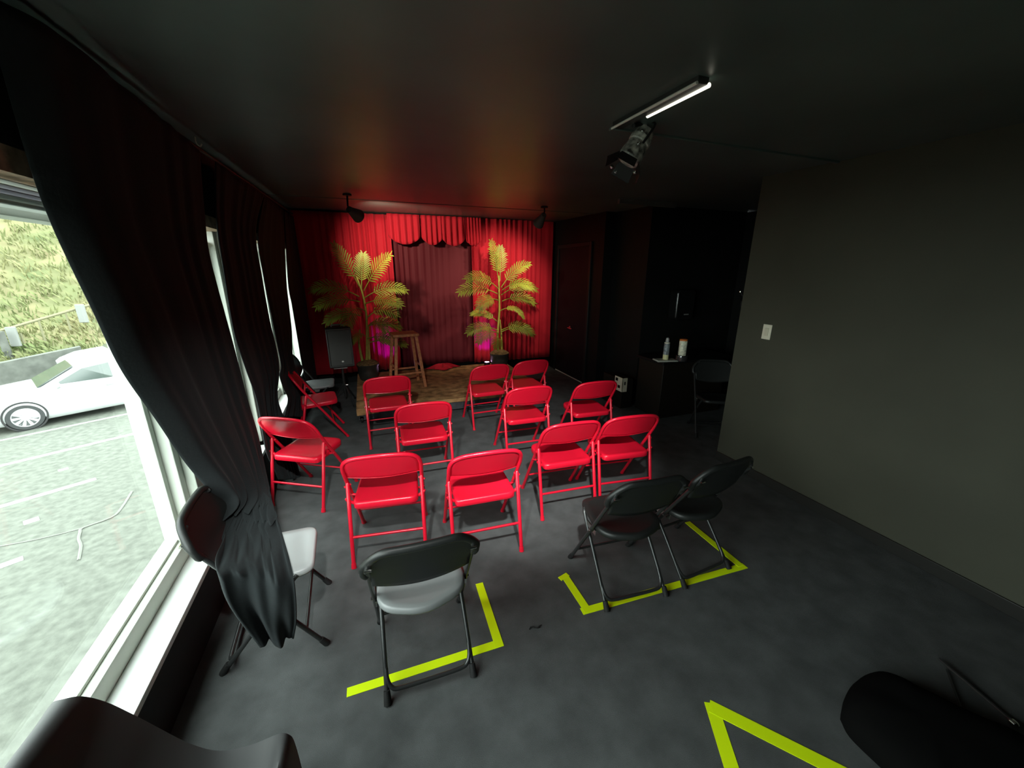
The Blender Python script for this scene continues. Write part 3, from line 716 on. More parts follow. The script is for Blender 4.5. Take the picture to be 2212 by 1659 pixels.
# ------------------------------------------------------------------ stage lights
def can_light(loc, aim, label, power, col, spot, blend):
    loc = Vector(loc); aim = Vector(aim); d = (aim-loc).normalized(); Rm = d.to_track_quat('Z', 'Y').to_matrix()
    r = empty('spotlight', loc)
    bm = BM(); lathe(bm, [(0.022, -0.10), (0.034, -0.095), (0.040, -0.05), (0.060, 0.03), (0.074, 0.085), (0.072, 0.088), (0.058, 0.03), (0.04, 0.0), (0.03, -0.01)], 24, (0, 0, 0), Rm); obj('lamp_can', bm, M_can, r)
    bm = BM(); lathe(bm, [(0.055, 0.045), (0.055, 0.052)], 20, (0, 0, 0), Rm)
    obj('lens', bm, mat('warm_lamp_lens', (0.9, 0.85, 0.7), 0.3, emit=(1, 0.85, 0.6), estr=6.0), r)
    up = ceil_z(loc.y)-loc.z
    bm = BM(); tube(bm, [-d*0.06, -d*0.11+Vector((0, 0, 0.03)), Vector((-d.x*0.10, -d.y*0.10, up))], 0.010, 8); lathe(bm, [(0.045, -0.018), (0.045, 0.0)], 18, (-d.x*0.10, -d.y*0.10, up)); obj('bracket', bm, M_black_matte, r)
    L = bpy.data.lights.new('spot_lamp', 'SPOT'); L.energy = power; L.color = col; L.spot_size = math.radians(spot); L.spot_blend = blend; L.shadow_soft_size = 0.04
    o = bpy.data.objects.new('spot_lamp', L); C.objects.link(o); o.location = loc+d*0.075; o.rotation_euler = d.to_track_quat('-Z', 'Y').to_euler()
    tag(r, label, 'spotlight', 'can spotlights on the ceiling')
can_light((-0.02, 5.0, 2.40), (0.85, 6.4, 1.95), 'black can spotlight on the ceiling above the left palm', 125, (1.0, 0.88, 0.66), 98, 0.9)
can_light((2.26, 5.0, 2.43), (2.15, 6.4, 1.55), 'black can spotlight on the ceiling above the right palm', 110, (1.0, 0.88, 0.66), 78, 0.8)
can_light((-0.25, 0.50, 2.36), (0.15, 3.1, 0.2), 'black can spotlight out of view on the ceiling, added to brighten the left block of seats', 270, (0.95, 0.98, 0.95), 58, 0.9)  # unseen lamps added to brighten the seats; streaks on a chair back suggest them
can_light((0.45, 0.50, 2.36), (1.25, 2.9, 0.2), 'black can spotlight out of view on the ceiling, added to brighten the right block of seats', 500, (0.95, 0.98, 0.95), 43, 0.9)  # second unseen lamp, added for the right seats
def uplight(loc, label, power, aim):
    r = empty('uplight', loc)
    bm = BM(); lathe(bm, [(0.045, 0), (0.05, 0.004), (0.05, 0.075), (0.044, 0.082), (0.040, 0.070)], 20); obj('housing', bm, M_black_matte, r)
    bm = BM(); lathe(bm, [(0.040, 0.072), (0.038, 0.080), (0.01, 0.083)], 20); obj('lens', bm, M_led, r)
    L = bpy.data.lights.new('magenta_lamp', 'SPOT'); L.energy = power; L.color = (0.13, 0.0, 1.0); L.spot_size = math.radians(52); L.spot_blend = 0.6; L.shadow_soft_size = 0.03
    o = bpy.data.objects.new('magenta_lamp', L); C.objects.link(o); o.location = Vector(loc)+Vector((0, 0, 0.10)); d = Vector(aim)-o.location
    o.rotation_euler = d.to_track_quat('-Z', 'Y').to_euler()
    tag(r, label, 'uplight', 'magenta uplights on the stage')
uplight((1.86, 6.22, 0.205), 'small magenta uplight glowing beside the right palm pot', 36, (1.90, 6.54, 0.62))
uplight((0.33, 6.20, 0.205), 'small magenta uplight behind the bar stool, lighting the curtain foot', 36, (0.24, 6.54, 0.62))

# ceiling track with a lamp cluster over the middle of the room
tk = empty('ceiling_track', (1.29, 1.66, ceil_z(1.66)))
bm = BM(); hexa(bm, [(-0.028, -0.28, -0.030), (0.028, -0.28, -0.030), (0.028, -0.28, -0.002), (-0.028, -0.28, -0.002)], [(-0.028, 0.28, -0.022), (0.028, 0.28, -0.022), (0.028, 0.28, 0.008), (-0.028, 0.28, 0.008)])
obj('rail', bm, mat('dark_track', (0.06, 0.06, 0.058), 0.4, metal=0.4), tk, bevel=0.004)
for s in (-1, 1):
    bm = BM(); tube(bm, [(s*0.030, -0.28, -0.030), (s*0.030, 0.28 if s < 0 else 0.08, -0.022)], 0.009 if s > 0 else 0.006, 10); obj('edge_strip' if s < 0 else 'bright_strip', bm, mat('white_edge', (0.85, 0.84, 0.76), 0.3) if s < 0 else mat('glowing_cream', (0.9, 0.88, 0.75), 0.3, emit=(1, 0.97, 0.78), estr=1.6), tk)  # right strip glows cream by itself, left strip is plain white
tag(tk, 'short ceiling track with a thin bright strip along one edge, above the seats', 'light track')
tl = empty('track_spotlight', (1.40, 1.93, 2.40))
bm = BM(); Rm = align((0.06, 0, 0.09), (-0.07, 0.02, -0.12))
lathe(bm, [(0.030, -0.115), (0.042, -0.11), (0.050, -0.09), (0.050, -0.07), (0.058, -0.065), (0.058, -0.04), (0.052, -0.035), (0.060, 0.0), (0.064, 0.05), (0.056, 0.06)], 20, (0, 0, 0), Rm)
obj('lamp_can', bm, mat('scuffed_grey_metal', (0.45, 0.45, 0.41), 0.4, var=0.9, vscale=30, metal=0.3), tl, angle=30)
bm = BM()
for k in range(4):
    a = PI/2*k+0.4; c, s = math.cos(a), math.sin(a)
    q = [Rm @ Vector((c*0.055-s*w*0.045, s*0.055+c*w*0.045, 0.058)) for w in (-1, 1)]; q2 = [Rm @ Vector((c*0.095-s*w*0.055, s*0.095+c*w*0.055, 0.115)) for w in (1, -1)]
    off = Rm @ Vector((c*0.003, s*0.003, 0))
    hexa(bm, q+q2, [p+off for p in q+q2])
obj('barn_door', bm, M_black_matte, tl, smooth=False)
bm = BM(); tube(bm, smooth_path([Rm @ Vector((0.066, 0, -0.02)), Rm @ Vector((0.075, 0, -0.12)), Vector((0.05, 0.0, 0.13)), Rm @ Vector((-0.075, 0, -0.12)), Rm @ Vector((-0.066, 0, -0.02))], 4), 0.006, 8)
tube(bm, [(0.05, 0, 0.13), (-0.06, -0.06, ceil_z(1.9)-2.40-0.025)], 0.010, 8); obj('yoke', bm, M_black_matte, tl)
for p in ((0.072, 0.02, 0.0), (-0.072, 0.0, 0.03), (0.02, -0.06, 0.09), (-0.03, 0.05, 0.12), (-0.095, 0.0, 0.10), (0.05, 0.03, -0.07)):
    bm = BM(); lathe(bm, [(0.004, -0.008), (0.009, -0.004), (0.009, 0.004), (0.004, 0.008)], 10, Rm @ Vector(p), Rm); obj('knob', bm, M_chrome, tl)
bm = BM(); lathe(bm, [(0.02, -0.025), (0.022, 0), (0.012, 0.03)], 14, (0.035, -0.02, 0.085)); obj('connector', bm, mat('pale_connector', (0.5, 0.5, 0.46), 0.3), tl)
tag(tl, 'scuffed grey spotlight with barn doors hanging from the ceiling track', 'spotlight')

# ------------------------------------------------------------------ right side: counter, bottles, switch ...
ct = empty('counter', (3.82, 3.86, 0))
bm = BM(); box(bm, -0.50, 0.50, -0.22, 0.24, 0.0, 0.70); obj('cabinet', bm, M_counter, ct, bevel=0.004)
bm = BM(); box(bm, -0.54, 0.62, -0.25, 0.25, 0.70, 0.735); obj('countertop', bm, M_dark, ct, bevel=0.006)
tag(ct, 'dark brown counter in the alcove holding bottles', 'counter')

pk = onx((1344, 835), 3.10)
bm = BM(); box(bm, 0, 0.17, 0, 0.45, 0, 0.40); o = obj('floor_box', bm, M_counter, None, bevel=0.004); o.location = (pk.x+0.004, pk.y+0.004, 0)
tag(o, 'low dark box on the floor beside the counter, a white socket box on its corner', 'box')
cr = empty('socket_box', (pk.x, pk.y, 0.33))
bm = BM(); box(bm, -0.002, 0.003, -0.002, 0.17, -0.095, 0.095); box(bm, -0.002, 0.075, -0.002, 0.003, -0.095, 0.095); obj('cover', bm, M_paper, cr, smooth=False)
for (a, b, c, d) in ((0.10, 0.15, 0.035, 0.075), (0.045, 0.095, -0.055, -0.015)):
    bm = BM(); box(bm, -0.004, -0.001, a, b, c, d); obj('socket', bm, M_dark, cr, smooth=False)
bm = BM(); box(bm, 0.028, 0.048, -0.004, -0.001, 0.0, 0.045); obj('socket', bm, M_dark, cr, smooth=False)
tag(cr, 'white two-sided socket box with dark square openings near the door', 'socket box')

ZC = 0.735
pa = onz((1437, 779), ZC); pb = onz((1471, 782), ZC)
bm = BM(); box(bm, -0.13, 0.13, -0.075, 0.075, 0.0, 0.012); box(bm, -0.125, 0.125, -0.07, 0.07, 0.010, 0.016); o = obj('tray', bm, mat('pale_grey_tray', (0.45, 0.46, 0.40), 0.4), None, bevel=0.003); o.location = (pa.x, pa.y, ZC); o.rotation_euler = (0, 0, -0.25)
tag(o, 'pale grey tray under the spray bottle on the dark counter', 'tray')
sb = empty('spray_bottle', (pa.x, pa.y, ZC+0.016))
bm = BM(); lathe(bm, [(0.030, 0), (0.034, 0.004), (0.034, 0.060), (0.034, 0.062)], 20); obj('base', bm, M_yellow_label, sb)
bm = BM(); lathe(bm, [(0.034, 0.062), (0.034, 0.19), (0.030, 0.20)], 20); obj('label', bm, M_cell_label, sb)
bm = BM(); lathe(bm, [(0.031, 0.198), (0.033, 0.202), (0.033, 0.210), (0.026, 0.214)], 20); obj('collar', bm, M_white, sb)
bm = BM(); lathe(bm, [(0.020, 0.213), (0.022, 0.23), (0.018, 0.262), (0.008, 0.268)], 18); obj('cap', bm, mat('grey_clear_cap', (0.35, 0.36, 0.35), 0.3), sb)
tag(sb, 'slim bottle with a blue-grey label and white collar on the dark counter', 'bottle')
bw = empty('glass_bowl', (pb.x+0.03, pb.y+0.03, ZC))
bm = BM(); lathe(bm, [(0.050, 0), (0.066, 0.010), (0.070, 0.06), (0.067, 0.075), (0.060, 0.070)], 24); obj('bowl', bm, M_bowl, bw)
tag(bw, 'smoky glass bowl on the dark counter under the white canister', 'bowl')
wc = empty('wipes_canister', (pb.x+0.030, pb.y+0.03, ZC+0.076))
bm = BM(); lathe(bm, [(0.044, 0), (0.046, 0.004), (0.046, 0.175), (0.044, 0.178)], 24); obj('canister', bm, M_wipes, wc)
bm = BM(); lathe(bm, [(0.045, 0.178), (0.046, 0.192), (0.040, 0.198)], 24); obj('lid', bm, M_orange, wc)
tag(wc, 'white printed canister with an orange lid on the dark counter', 'canister')

dp = ony((1463, 657), 4.25)
ds = empty('towel_dispenser', (dp.x, 4.25, dp.z))
bm = BM(); prism(bm, rounded([(-0.15, -0.20), (0.15, -0.20), (0.15, 0.20), (-0.15, 0.20)], [0.05]*4, 4), 0, 0.16); ob = obj('cover', bm, mat('black_gloss_plastic', (0.008, 0.008, 0.008), 0.2), ds, bevel=0.02); ob.rotation_euler = (PI/2, 0, 0)
bm = BM(); box(bm, -0.02, 0.06, -0.163, -0.155, -0.13, -0.115); obj('tray_lip', bm, mat('grey_lip', (0.2, 0.2, 0.19), 0.3), ds)
tag(ds, 'glossy black paper towel dispenser on the alcove wall', 'dispenser')
sw_ = onx((1657, 717), XR)
sr = empty('light_switch', (XR, sw_.y, sw_.z))
bm = BM(); box(bm, -0.007, 0, -0.038, 0.038, -0.062, 0.062); obj('plate', bm, M_white, sr, bevel=0.003)
bm = BM(); box(bm, -0.011, -0.006, -0.016, 0.016, -0.032, 0.032); obj('rocker', bm, mat('ivory_rocker', (0.62, 0.60, 0.46), 0.4), sr, bevel=0.002)
tag(sr, 'ivory light switch on the dark olive right wall', 'light switch')
hk = empty('wall_hook', (3.20, 2.572, 1.53))
bm = BM(); box(bm, -0.015, 0.015, 0, 0.006, -0.06, 0.06); tube(bm, smooth_path([(0, 0.004, -0.03), (0, 0.04, -0.055), (0, 0.06, -0.03), (0, 0.06, 0.0)], 4), 0.006, 8); tube(bm, smooth_path([(0, 0.004, 0.04), (-0.01, 0.05, 0.05), (-0.02, 0.07, 0.08)], 4), 0.005, 8)
obj('bracket', bm, M_black_matte, hk, bevel=0.002)
bm = BM(); lathe(bm, [(0.002, -0.010), (0.009, -0.004), (0.009, 0.004), (0.002, 0.010)], 12, (-0.022, 0.072, 0.085)); obj('ball_tip', bm, M_chrome, hk)
tag(hk, 'small metal hook on the end of the olive right wall', 'hook')

# ------------------------------------------------------------------ black window curtains
def curve_rows(rows, nv):
    L = smooth_path([r[0] for r in rows], 8); R = smooth_path([r[1] for r in rows], 8)
    n = len(L)-1
    def at(v):
        k = v*n; i = min(int(k), n-1); return L[i].lerp(L[i+1], k-i), R[i].lerp(R[i+1], k-i)
    return at
def curtain(rows, folds, amp, label, nu=110, nv=90, thick=0.005, seed=1, edge=0.0, low=0, curl=0.0):
    rnd = random.Random(seed); ph = [rnd.uniform(0, 6.28) for _ in range(6)]
    at = curve_rows(rows, nv)
    def fn(u, v):
        l, r = at(v); p = l.lerp(r, u)
        wid = (r-l).length
        a = amp*min(1.6, 0.35/max(wid, 0.12))*(0.6+0.5*v)
        k = 2*PI*folds*(u+0.05*math.sin(5*u+ph[0]+1.5*v)+0.02*math.sin(13*u+ph[1]))
        lo = max(0, min(1, (v-low)/0.10)) if low else 0
        s = (math.sin(k)+0.35*math.sin(1.9*k+ph[2]+2*v)+0.3*math.sin(0.55*k+ph[3]+4*v))*(1-lo)
        if lo: s += lo*(0.9*math.sin(2*PI*(1.4*u+1.4*(v-low))+0.6)+0.5*math.sin(2*PI*(2.3*u-2.6*(v-low))+ph[4])+0.25*math.sin(2*PI*(4.2*u+2.5*v)+ph[5]))
        e = min(1, u/0.06, (1-u)/0.06)*(1-edge)+edge
        nrm = (r-l).cross(Vector((0, 0, -1)))
        nrm = nrm.normalized() if nrm.length > 1e-4 else Vector((1, 0, 0))
        if nrm.x < 0: nrm = -nrm
        if lo: a *= (1-0.45*lo)
        q = p + nrm*(a*s*e)
        if curl: q += nrm*(curl*(1-(1-min(1, u/0.14))**2.2)*(1-u)*(1-lo))
        return q
    bm = BM(); grid(bm, fn, nu, nv)
    o = obj('window_curtain', bm, M_black_cloth, None, angle=80, solid=thick)
    return tag(o, label, 'curtain', 'black window curtains')
def rx(pts, x): return [onx(p, x) for p in pts]
XC = -0.82
def row(pl, pr, xl=XC, xr=None): return (onx(pl, xl), onx(pr, xr if xr is not None else xl))
def rowy(pl, pr, y, yr=None): return (ony(pl, y), ony(pr, yr if yr is not None else y))
top1 = (Vector((XC, 1.58, 2.45)), Vector((XC, 3.02, 2.46)))
curtain([top1, row((60, 345), (442, 470), -0.865, XC), row((105, 470), (450, 540), -0.865, XC), row((150, 570), (468, 615), -0.865, XC), row((200, 672), (486, 680), -0.865, XC), row((262, 800), (509, 765), -0.865, XC),
         row((335, 905), (534, 862), -0.865, XC), row((400, 1000), (556, 935), -0.855, XC), (onx((452, 1060), -0.80), onx((570, 1000), -0.76)),
         (ony((482, 1098), 2.12), ony((588, 1082), 2.16)), (ony((487, 1150), 1.93), ony((606, 1142), 1.95)), (ony((466, 1205), 1.70), ony((624, 1205), 1.74)),
         (ony((474, 1248), 1.60), ony((636, 1262), 1.625)), (ony((498, 1310), 1.59), ony((640, 1335), 1.61)), (ony((562, 1398), 1.58), ony((634, 1380), 1.61))],
        5, 0.026, 'big black curtain pulled aside and draped over the chair by the near window', nu=130, nv=150, seed=3, low=0.76, curl=0.07)
curtain([(Vector((XC, 3.30, 2.46)), Vector((XC, 4.66, 2.47))), row((468, 478), (552, 500)), row((484, 590), (566, 600)), row((505, 715), (582, 690)), row((532, 800), (597, 755)),
         row((552, 855), (603, 800)), row((562, 900), (599, 842)), row((570, 950), (601, 868), XC, XC), row((578, 985), (609, 892), XC, -0.80), row((592, 1012), (632, 960), -0.80, -0.76), row((606, 1036), (646, 1034), -0.78, -0.72)],
        6, 0.024, 'black curtain bunched between the first and second bright window gaps', seed=8)
curtain([(Vector((XC, 4.70, 2.47)), Vector((XC, 5.74, 2.48))), row((557, 508), (618, 600)), row((570, 600), (624, 660)), row((584, 670), (630, 715)), row((600, 750), (632, 765)), row((607, 790), (640, 800)),
         row((604, 812), (655, 820)), row((613, 840), (660, 850), XC, -0.82), row((622, 862), (662, 872), -0.82, -0.80), row((614, 900), (664, 900), -0.82, -0.78)],
        4, 0.020, 'black curtain between the second and third bright window gaps', seed=5)
def far_row(pl): a = onx(pl, XC); return (a, Vector((XC+0.01, 6.64, a.z+0.02)))
curtain([(Vector((XC, 5.80, 2.48)), Vector((XC, 6.64, 2.50)))]+[far_row(q) for q in ((622, 605), (631, 660), (641, 720), (653, 790), (664, 835), (670, 856))],
        4, 0.018, 'narrow black curtain at the far end of the window wall, next to the stage', seed=9)
rod = BM(); tube(rod, [(XC, -0.5, 2.40), (XC, 6.45, 2.53)], 0.010, 8); o = obj('curtain_rod', rod, M_black_matte); tag(o, 'dark rod along the window wall carrying the black curtains', 'curtain rod')

# ------------------------------------------------------------------ outside: street, cars, grassy hillside
ZR = -1.9
D = Vector((0.835, 0.55, 0)).normalized(); N_ = Vector((-D.y, D.x, 0))
ROT = math.atan2(D.y, D.x)
def st_(s, t, z): p = D*s+N_*t; return Vector((p.x, p.y, z))
bm = BM()
def road(u, v): return st_(-40+90*u, -30+52*v, ZR)
grid(bm, road, 4, 4); o = struct('road', bm, M_asphalt, smooth=False)
o = BM(); box(o, -2.92, -1.12, -12, 16, ZR-0.2, ZR+0.02); struct('pavement', o, M_concrete, smooth=False)
o = BM(); box(o, -1.135, -1.12, -3.2, 7.0, ZR-0.1, 0.27); struct('wall_outside', o, M_concrete, smooth=False)
def mark(s0, s1, t, w, label, zz=0.006, name='road_marking'):
    bm = BM(); a, b = st_(s0, t-w/2, ZR), st_(s1, t-w/2, ZR); c, d = st_(s1, t+w/2, ZR), st_(s0, t+w/2, ZR)
    hexa(bm, [p for p in (a, b, c, d)], [p+Vector((0, 0, zz)) for p in (a, b, c, d)])
    o = obj(name, bm, M_line, None, smooth=False); tag(o, label, 'road marking', 'white lines on the street')
k = 1.121
mark(-6, 0.54*k, 8.81*k, 0.13, 'long white lane dash in the middle of the street outside')
mark(-6, -0.33*k, 6.93*k, 0.13, 'white lane dash nearest the window on the street outside')
mark(-8, 12, 10.75*k, 0.13, 'white lane line farther out on the street')
mark(-8, 12, 12.42*k, 0.10, 'white edge line along the parked white car')
mark(0.21*k, 0.33*k, 9.69*k, 0.12, 'small white reflector patch on the street')
mark(-0.27*k, -0.13*k, 7.95*k, 0.16, 'small ragged white patch on the street')
def crack(pts, w, label):
    bm = BM(); P = [onz(p, ZR+0.006) for p in pts]
    tube(bm, smooth_path(P, 3), w, 5); o = obj('road_crack', bm, M_crack); tag(o, label, 'road crack', 'cracks in the street')
crack([(170, 1210), (175, 1180), (170, 1165), (173, 1150), (180, 1140), (240, 1118), (262, 1098), (285, 1062)], 0.018, 'pale zigzag crack in the asphalt outside the window')
crack([(0, 1180), (80, 1165), (170, 1143), (235, 1120)], 0.010, 'long thin crack across the asphalt outside the window')

def car():
    r = empty('car')
    # local x = length (front at +x), y = width, z = up; 4.5 m long
    secs = [(2.25, 0.70, 0.30, 0.55, 0.60, 0.62), (2.12, 0.84, 0.20, 0.60, 0.72, 0.74), (1.75, 0.89, 0.17, 0.66, 0.86, 0.88), (1.2, 0.90, 0.17, 0.72, 0.92, 0.95), (0.85, 0.90, 0.17, 0.74, 0.95, 0.99),
            (0.0, 0.90, 0.17, 0.76, 0.97, 1.00), (-0.9, 0.90, 0.17, 0.78, 0.99, 1.02), (-1.6, 0.89, 0.18, 0.80, 1.02, 1.05), (-2.05, 0.84, 0.24, 0.78, 1.02, 1.05), (-2.25, 0.74, 0.36, 0.70, 0.92, 0.95)]
    bm = BM(); rings = []
    for (x, w, zb, zm, zs, zt) in secs:
        half = [(w*0.90, zb), (w*0.99, zb+0.10), (w, zm-0.1), (w*0.985, zm+0.08), (w*0.94, zs), (w*0.72, zt-0.005), (0, zt)]
        pr = half+[(-a, b) for a, b in half[:-1]][::-1]
        rings.append([bm.verts.new((x, a, b)) for a, b in pr])
    n = len(rings[0])
    for a, b in zip(rings, rings[1:]):
        for i in range(n): bm.faces.new([a[i], a[(i+1) % n], b[(i+1) % n], b[i]])
    bm.faces.new(rings[0][::-1]); bm.faces.new(rings[-1])
    obj('body', bm, M_car, r, angle=50)
    gl = [(1.05, 0.80, 0.93), (0.30, 0.66, 1.36), (-0.10, 0.64, 1.44), (-0.75, 0.64, 1.45), (-1.25, 0.66, 1.37), (-1.95, 0.74, 1.03)]
    bm = BM(); rings = []
    for (x, w, z) in gl:
        zb = 0.90
        pr = [(0.84, zb), (0.84-(0.84-w)*0.5*(z > 1.1), max(zb+0.01, zb+(z-zb)*0.55)), (w, max(zb+0.02, z-0.05)), (w*0.8, max(zb+0.03, z-0.005)), (0, z+0.01)]
        pr = pr+[(-a, b) for a, b in pr[:-1]][::-1]
        rings.append([bm.verts.new((x, a, b)) for a, b in pr])
    n = len(rings[0])
    for a, b in zip(rings, rings[1:]):
        for i in range(n): bm.faces.new([a[i], a[(i+1) % n], b[(i+1) % n], b[i]])
    bm.faces.new(rings[0][::-1]); bm.faces.new(rings[-1])
    cb = obj('cabin', bm, M_car, r, angle=50)
    def panel(pts, name, off):
        bm = BM(); c = [Vector(p) for p in pts]
        q = [p+Vector(off) for p in c]
        hexa(bm, c, q) if len(c) == 4 else None
        obj(name, bm, M_carglass, r, smooth=False)
    for s in (1, -1):
        panel([(0.78, s*0.80, 0.99), (0.22, s*0.73, 1.30), (-0.30, s*0.70, 1.37), (-0.30, s*0.83, 0.99)], 'side_window', (0, s*0.012, 0.004))
        panel([(-0.42, s*0.83, 0.99), (-0.42, s*0.70, 1.37), (-1.05, s*0.71, 1.34), (-1.35, s*0.80, 1.04)], 'side_window', (0, s*0.012, 0.004))
    panel([(1.03, 0.70, 0.955), (1.03, -0.70, 0.955), (0.34, -0.58, 1.36), (0.34, 0.58, 1.36)], 'windscreen', (0.015, 0, 0.02))
    for s in (1, -1):
        bm = BM(); lathe(bm, [(0.03, -0.05), (0.075, -0.03), (0.085, 0.02), (0.06, 0.05)], 14, (0.72, s*0.97, 1.00), align((0, 0, 0), (1, 0, 0))); tube(bm, [(0.72, s*0.84, 0.97), (0.72, s*0.95, 0.98)], 0.02, 8); obj('mirror', bm, M_car, r)
    for s in (1, -1):
        bm = BM(); box(bm, 1.92, 2.10, s*0.74-0.10, s*0.74+0.10, 0.60, 0.70); obj('headlamp', bm, mat('headlamp_grey', (0.25, 0.26, 0.26), 0.2), r, bevel=0.02)
    bm = BM(); box(bm, 2.16, 2.27, -0.45, 0.45, 0.30, 0.42); obj('grille', bm, M_dark, r, bevel=0.01)
    for wx in (1.38, -1.32):
        for s in (1, -1):
            Rm = align((0, 0, 0), (0, s, 0)); at = (wx, s*0.80, 0.325)
            bm = BM(); lathe(bm, [(0.20, -0.10), (0.30, -0.10), (0.325, -0.07), (0.325, 0.07), (0.30, 0.105), (0.235, 0.108), (0.225, 0.09)], 36, at, Rm); wh = obj('wheel', bm, M_tyre, r)
            bm = BM(); lathe(bm, [(0.225, 0.085), (0.232, 0.100), (0.222, 0.104), (0.212, 0.09)], 32, at, Rm)
            lathe(bm, [(0.05, 0.085), (0.05, 0.105), (0.02, 0.112)], 16, at, Rm)
            for q in range(10):
                a = 2*PI*q/10; c_, s_ = math.cos(a), math.sin(a); t_ = Vector((-s_, c_, 0)); e_ = Vector((c_, s_, 0))
                pts = [Rm @ (e_*0.045+t_*0.018), Rm @ (e_*0.215+t_*0.030), Rm @ (e_*0.215-t_*0.030), Rm @ (e_*0.045-t_*0.018)]
                nz = Rm @ Vector((0, 0, 1)); A = Vector(at)
                hexa(bm, [A+p+nz*0.088 for p in pts], [A+p+nz*0.100 for p in pts])
            obj('rim', bm, M_rim, wh, smooth=False)
            bm = BM(); lathe(bm, [(0.36, -0.12), (0.372, 0.100), (0.36, 0.104), (0.338, 0.10), (0.338, -0.12)], 36, (wx, s*0.80, 0.345), Rm); obj('wheel_arch', bm, mat('wheel_arch_black', (0.02, 0.02, 0.02), 0.8), r)
    bm = BM()
    for s in (1, -1): box(bm, -0.28, -0.10, s*0.905-0.012, s*0.905+0.012, 0.80, 0.825)
    obj('door_handle', bm, mat('grey_handle_paint', (0.35, 0.36, 0.36), 0.4), r, bevel=0.005)
    return r
c1 = car(); c1.scale = (0.97, 0.97, 0.97)
p = st_(0.11*k+1.38*0.97, 12.84*k+0.80, ZR); c1.location = p; c1.rotation_euler = (0, 0, ROT+PI)
tag(c1, 'white car parked nearest the window on the street, one front wheel showing', 'car', 'parked white cars')
c2 = dup(c1, st_(1.17+2.2, 19.0, ZR+0.15), ROT+PI, 'white car behind the nearer one, its bonnet against the grass')

ZW = -1.2
bm = BM(); 
def wallf(u, v): return st_(-3+4.5*u, 20.4, ZR+1.15*v)
hexa(bm, [st_(-3, 20.3, ZR), st_(1.9, 20.3, ZR), st_(1.9, 20.6, ZR), st_(-3, 20.6, ZR)], [st_(-3, 20.3, -1.55), st_(1.9, 20.3, -0.85), st_(1.9, 20.6, -0.85), st_(-3, 20.6, -1.55)])
o = obj('retaining_wall', bm, M_rock, None, smooth=False); tag(o, 'low grey retaining wall at the foot of the grassy slope across the street', 'retaining wall')
def hz(s, t):
    z = -1.75+max(0, t-20.6)*0.45 if t < 24 else -0.22+(t-24)*0.95
    z += 0.10*(s if t > 20.5 else 0)*min(1, max(0, (t-20.5)/2))
    return z + 0.25*mn.noise(Vector((s*0.35, t*0.35, 0)))+0.10*mn.noise(Vector((s*1.5, t*1.5, 2)))
def hill(u, v):
    s = -30+75*u; t = 20.5+24*v; return st_(s, t, hz(s, t))
bm = BM(); grid(bm, hill, 150, 90); struct('hill', bm, M_hill, angle=180, recalc=False)
rnd = random.Random(4); bm = BM()
for _ in range(9000):
    s = rnd.uniform(-4, 9); t = 20.7+11*rnd.random()**1.3; z = hz(s, t); h = rnd.uniform(0.18, 0.42); w = 0.02+0.02*rnd.random()
    a = st_(s-w, t, z); b = st_(s+w, t, z); ln = rnd.uniform(-0.22, 0.10); m1 = st_(s+ln*0.4, t-0.05, z+h*0.7); m2 = st_(s+ln, t-0.16, z+h*0.85)
    va, vb, vc, vd = bm.verts.new(a), bm.verts.new(b), bm.verts.new(m1), bm.verts.new(m2)
    bm.faces.new([va, vb, vc]); bm.faces.new([vb, vd, vc])
o = obj('grass', bm, M_grass, None, smooth=False, recalc=False); tag(o, 'long green and straw grass covering the slope across the street', 'grass', kind='stuff')
gr = empty('guard_rail', st_(0, 22, 0))
g0 = st_(0, 22, 0)
T_ = 22.0
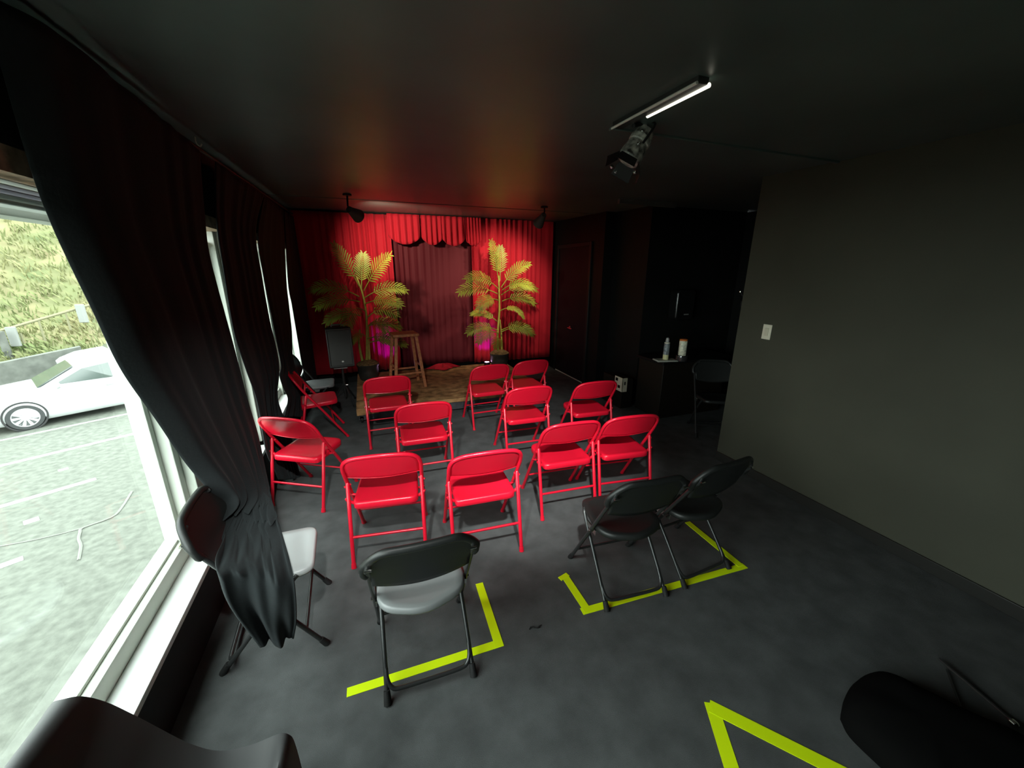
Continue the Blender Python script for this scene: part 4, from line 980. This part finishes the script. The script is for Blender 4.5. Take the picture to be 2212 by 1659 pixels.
def hp(px, t=T_):
    d = ray(px); kk = (t-CAMP.dot(N_))/d.dot(N_); return CAMP+d*kk
a0, a1 = hp((-60, 732)), hp((260, 640))
bm = BM(); tube(bm, [a0-g0, a1-g0], 0.045, 8); obj('top_rail', bm, M_rail, gr)
for px_, zz in (((83, 692), 0.75), ((44, 720), 0.55), ((140, 672), 0.7), ((200, 655), 0.7)):
    b = hp(px_); bm = BM(); tube(bm, [b-g0, b-g0-Vector((0, 0, zz))], 0.035, 6); obj('post', bm, M_rail, gr)
tag(gr, 'thin sloping guard rail on posts across the grassy hillside', 'guard rail')
for px_, lab in (((28, 725), 'white marker post beside the grey pole on the hillside'), ((176, 675), 'white marker post high up the guard rail')):
    b = hp(px_, 21.8); bm = BM(); prism(bm, rounded([(-0.13, -0.05), (0.13, -0.05), (0.13, 0.05), (-0.13, 0.05)], [0.03]*4, 3), -0.38, 0.30); o = obj('marker_post', bm, M_post, None, bevel=0.04); o.location = b; tag(o, lab, 'marker post', 'white marker posts')
b = hp((10, 745), 21.6); bm = BM(); tube(bm, [(0, 0, -1.2), (0, 0, 0.45)], 0.10, 10); o = obj('utility_pole', bm, M_rock, None); o.location = b; tag(o, 'short grey pole at the left edge of the hillside', 'pole')

# small things
hk2 = onz((409, 302), 2.52)
bm = BM(); tube(bm, smooth_path([(0, 0, 0.03), (0, 0, 0), (0.012, 0.01, -0.015), (0.02, 0.02, 0.0)], 4), 0.004, 6); o = obj('ceiling_hook', bm, M_white); o.location = (max(hk2.x, -0.84), hk2.y, hk2.z-0.012)
tag(o, 'tiny pale hook near the ceiling above the window curtains', 'hook')
lp_ = onz((1155, 1357), 0.0)
bm = BM()
for q in range(5):
    a = q*1.3; tube(bm, smooth_path([(0.012*q-0.03, 0.004*math.sin(a), 0.003), (0.012*q-0.02, 0.010*math.sin(a+1), 0.006), (0.012*q-0.008, 0.006*math.cos(a), 0.003)], 3), 0.0025, 5)
o = obj('lint_scrap', bm, M_rubber); o.location = (lp_.x, lp_.y, 0); tag(o, 'small dark scrap of lint on the carpet between the two tape marks', 'scrap')
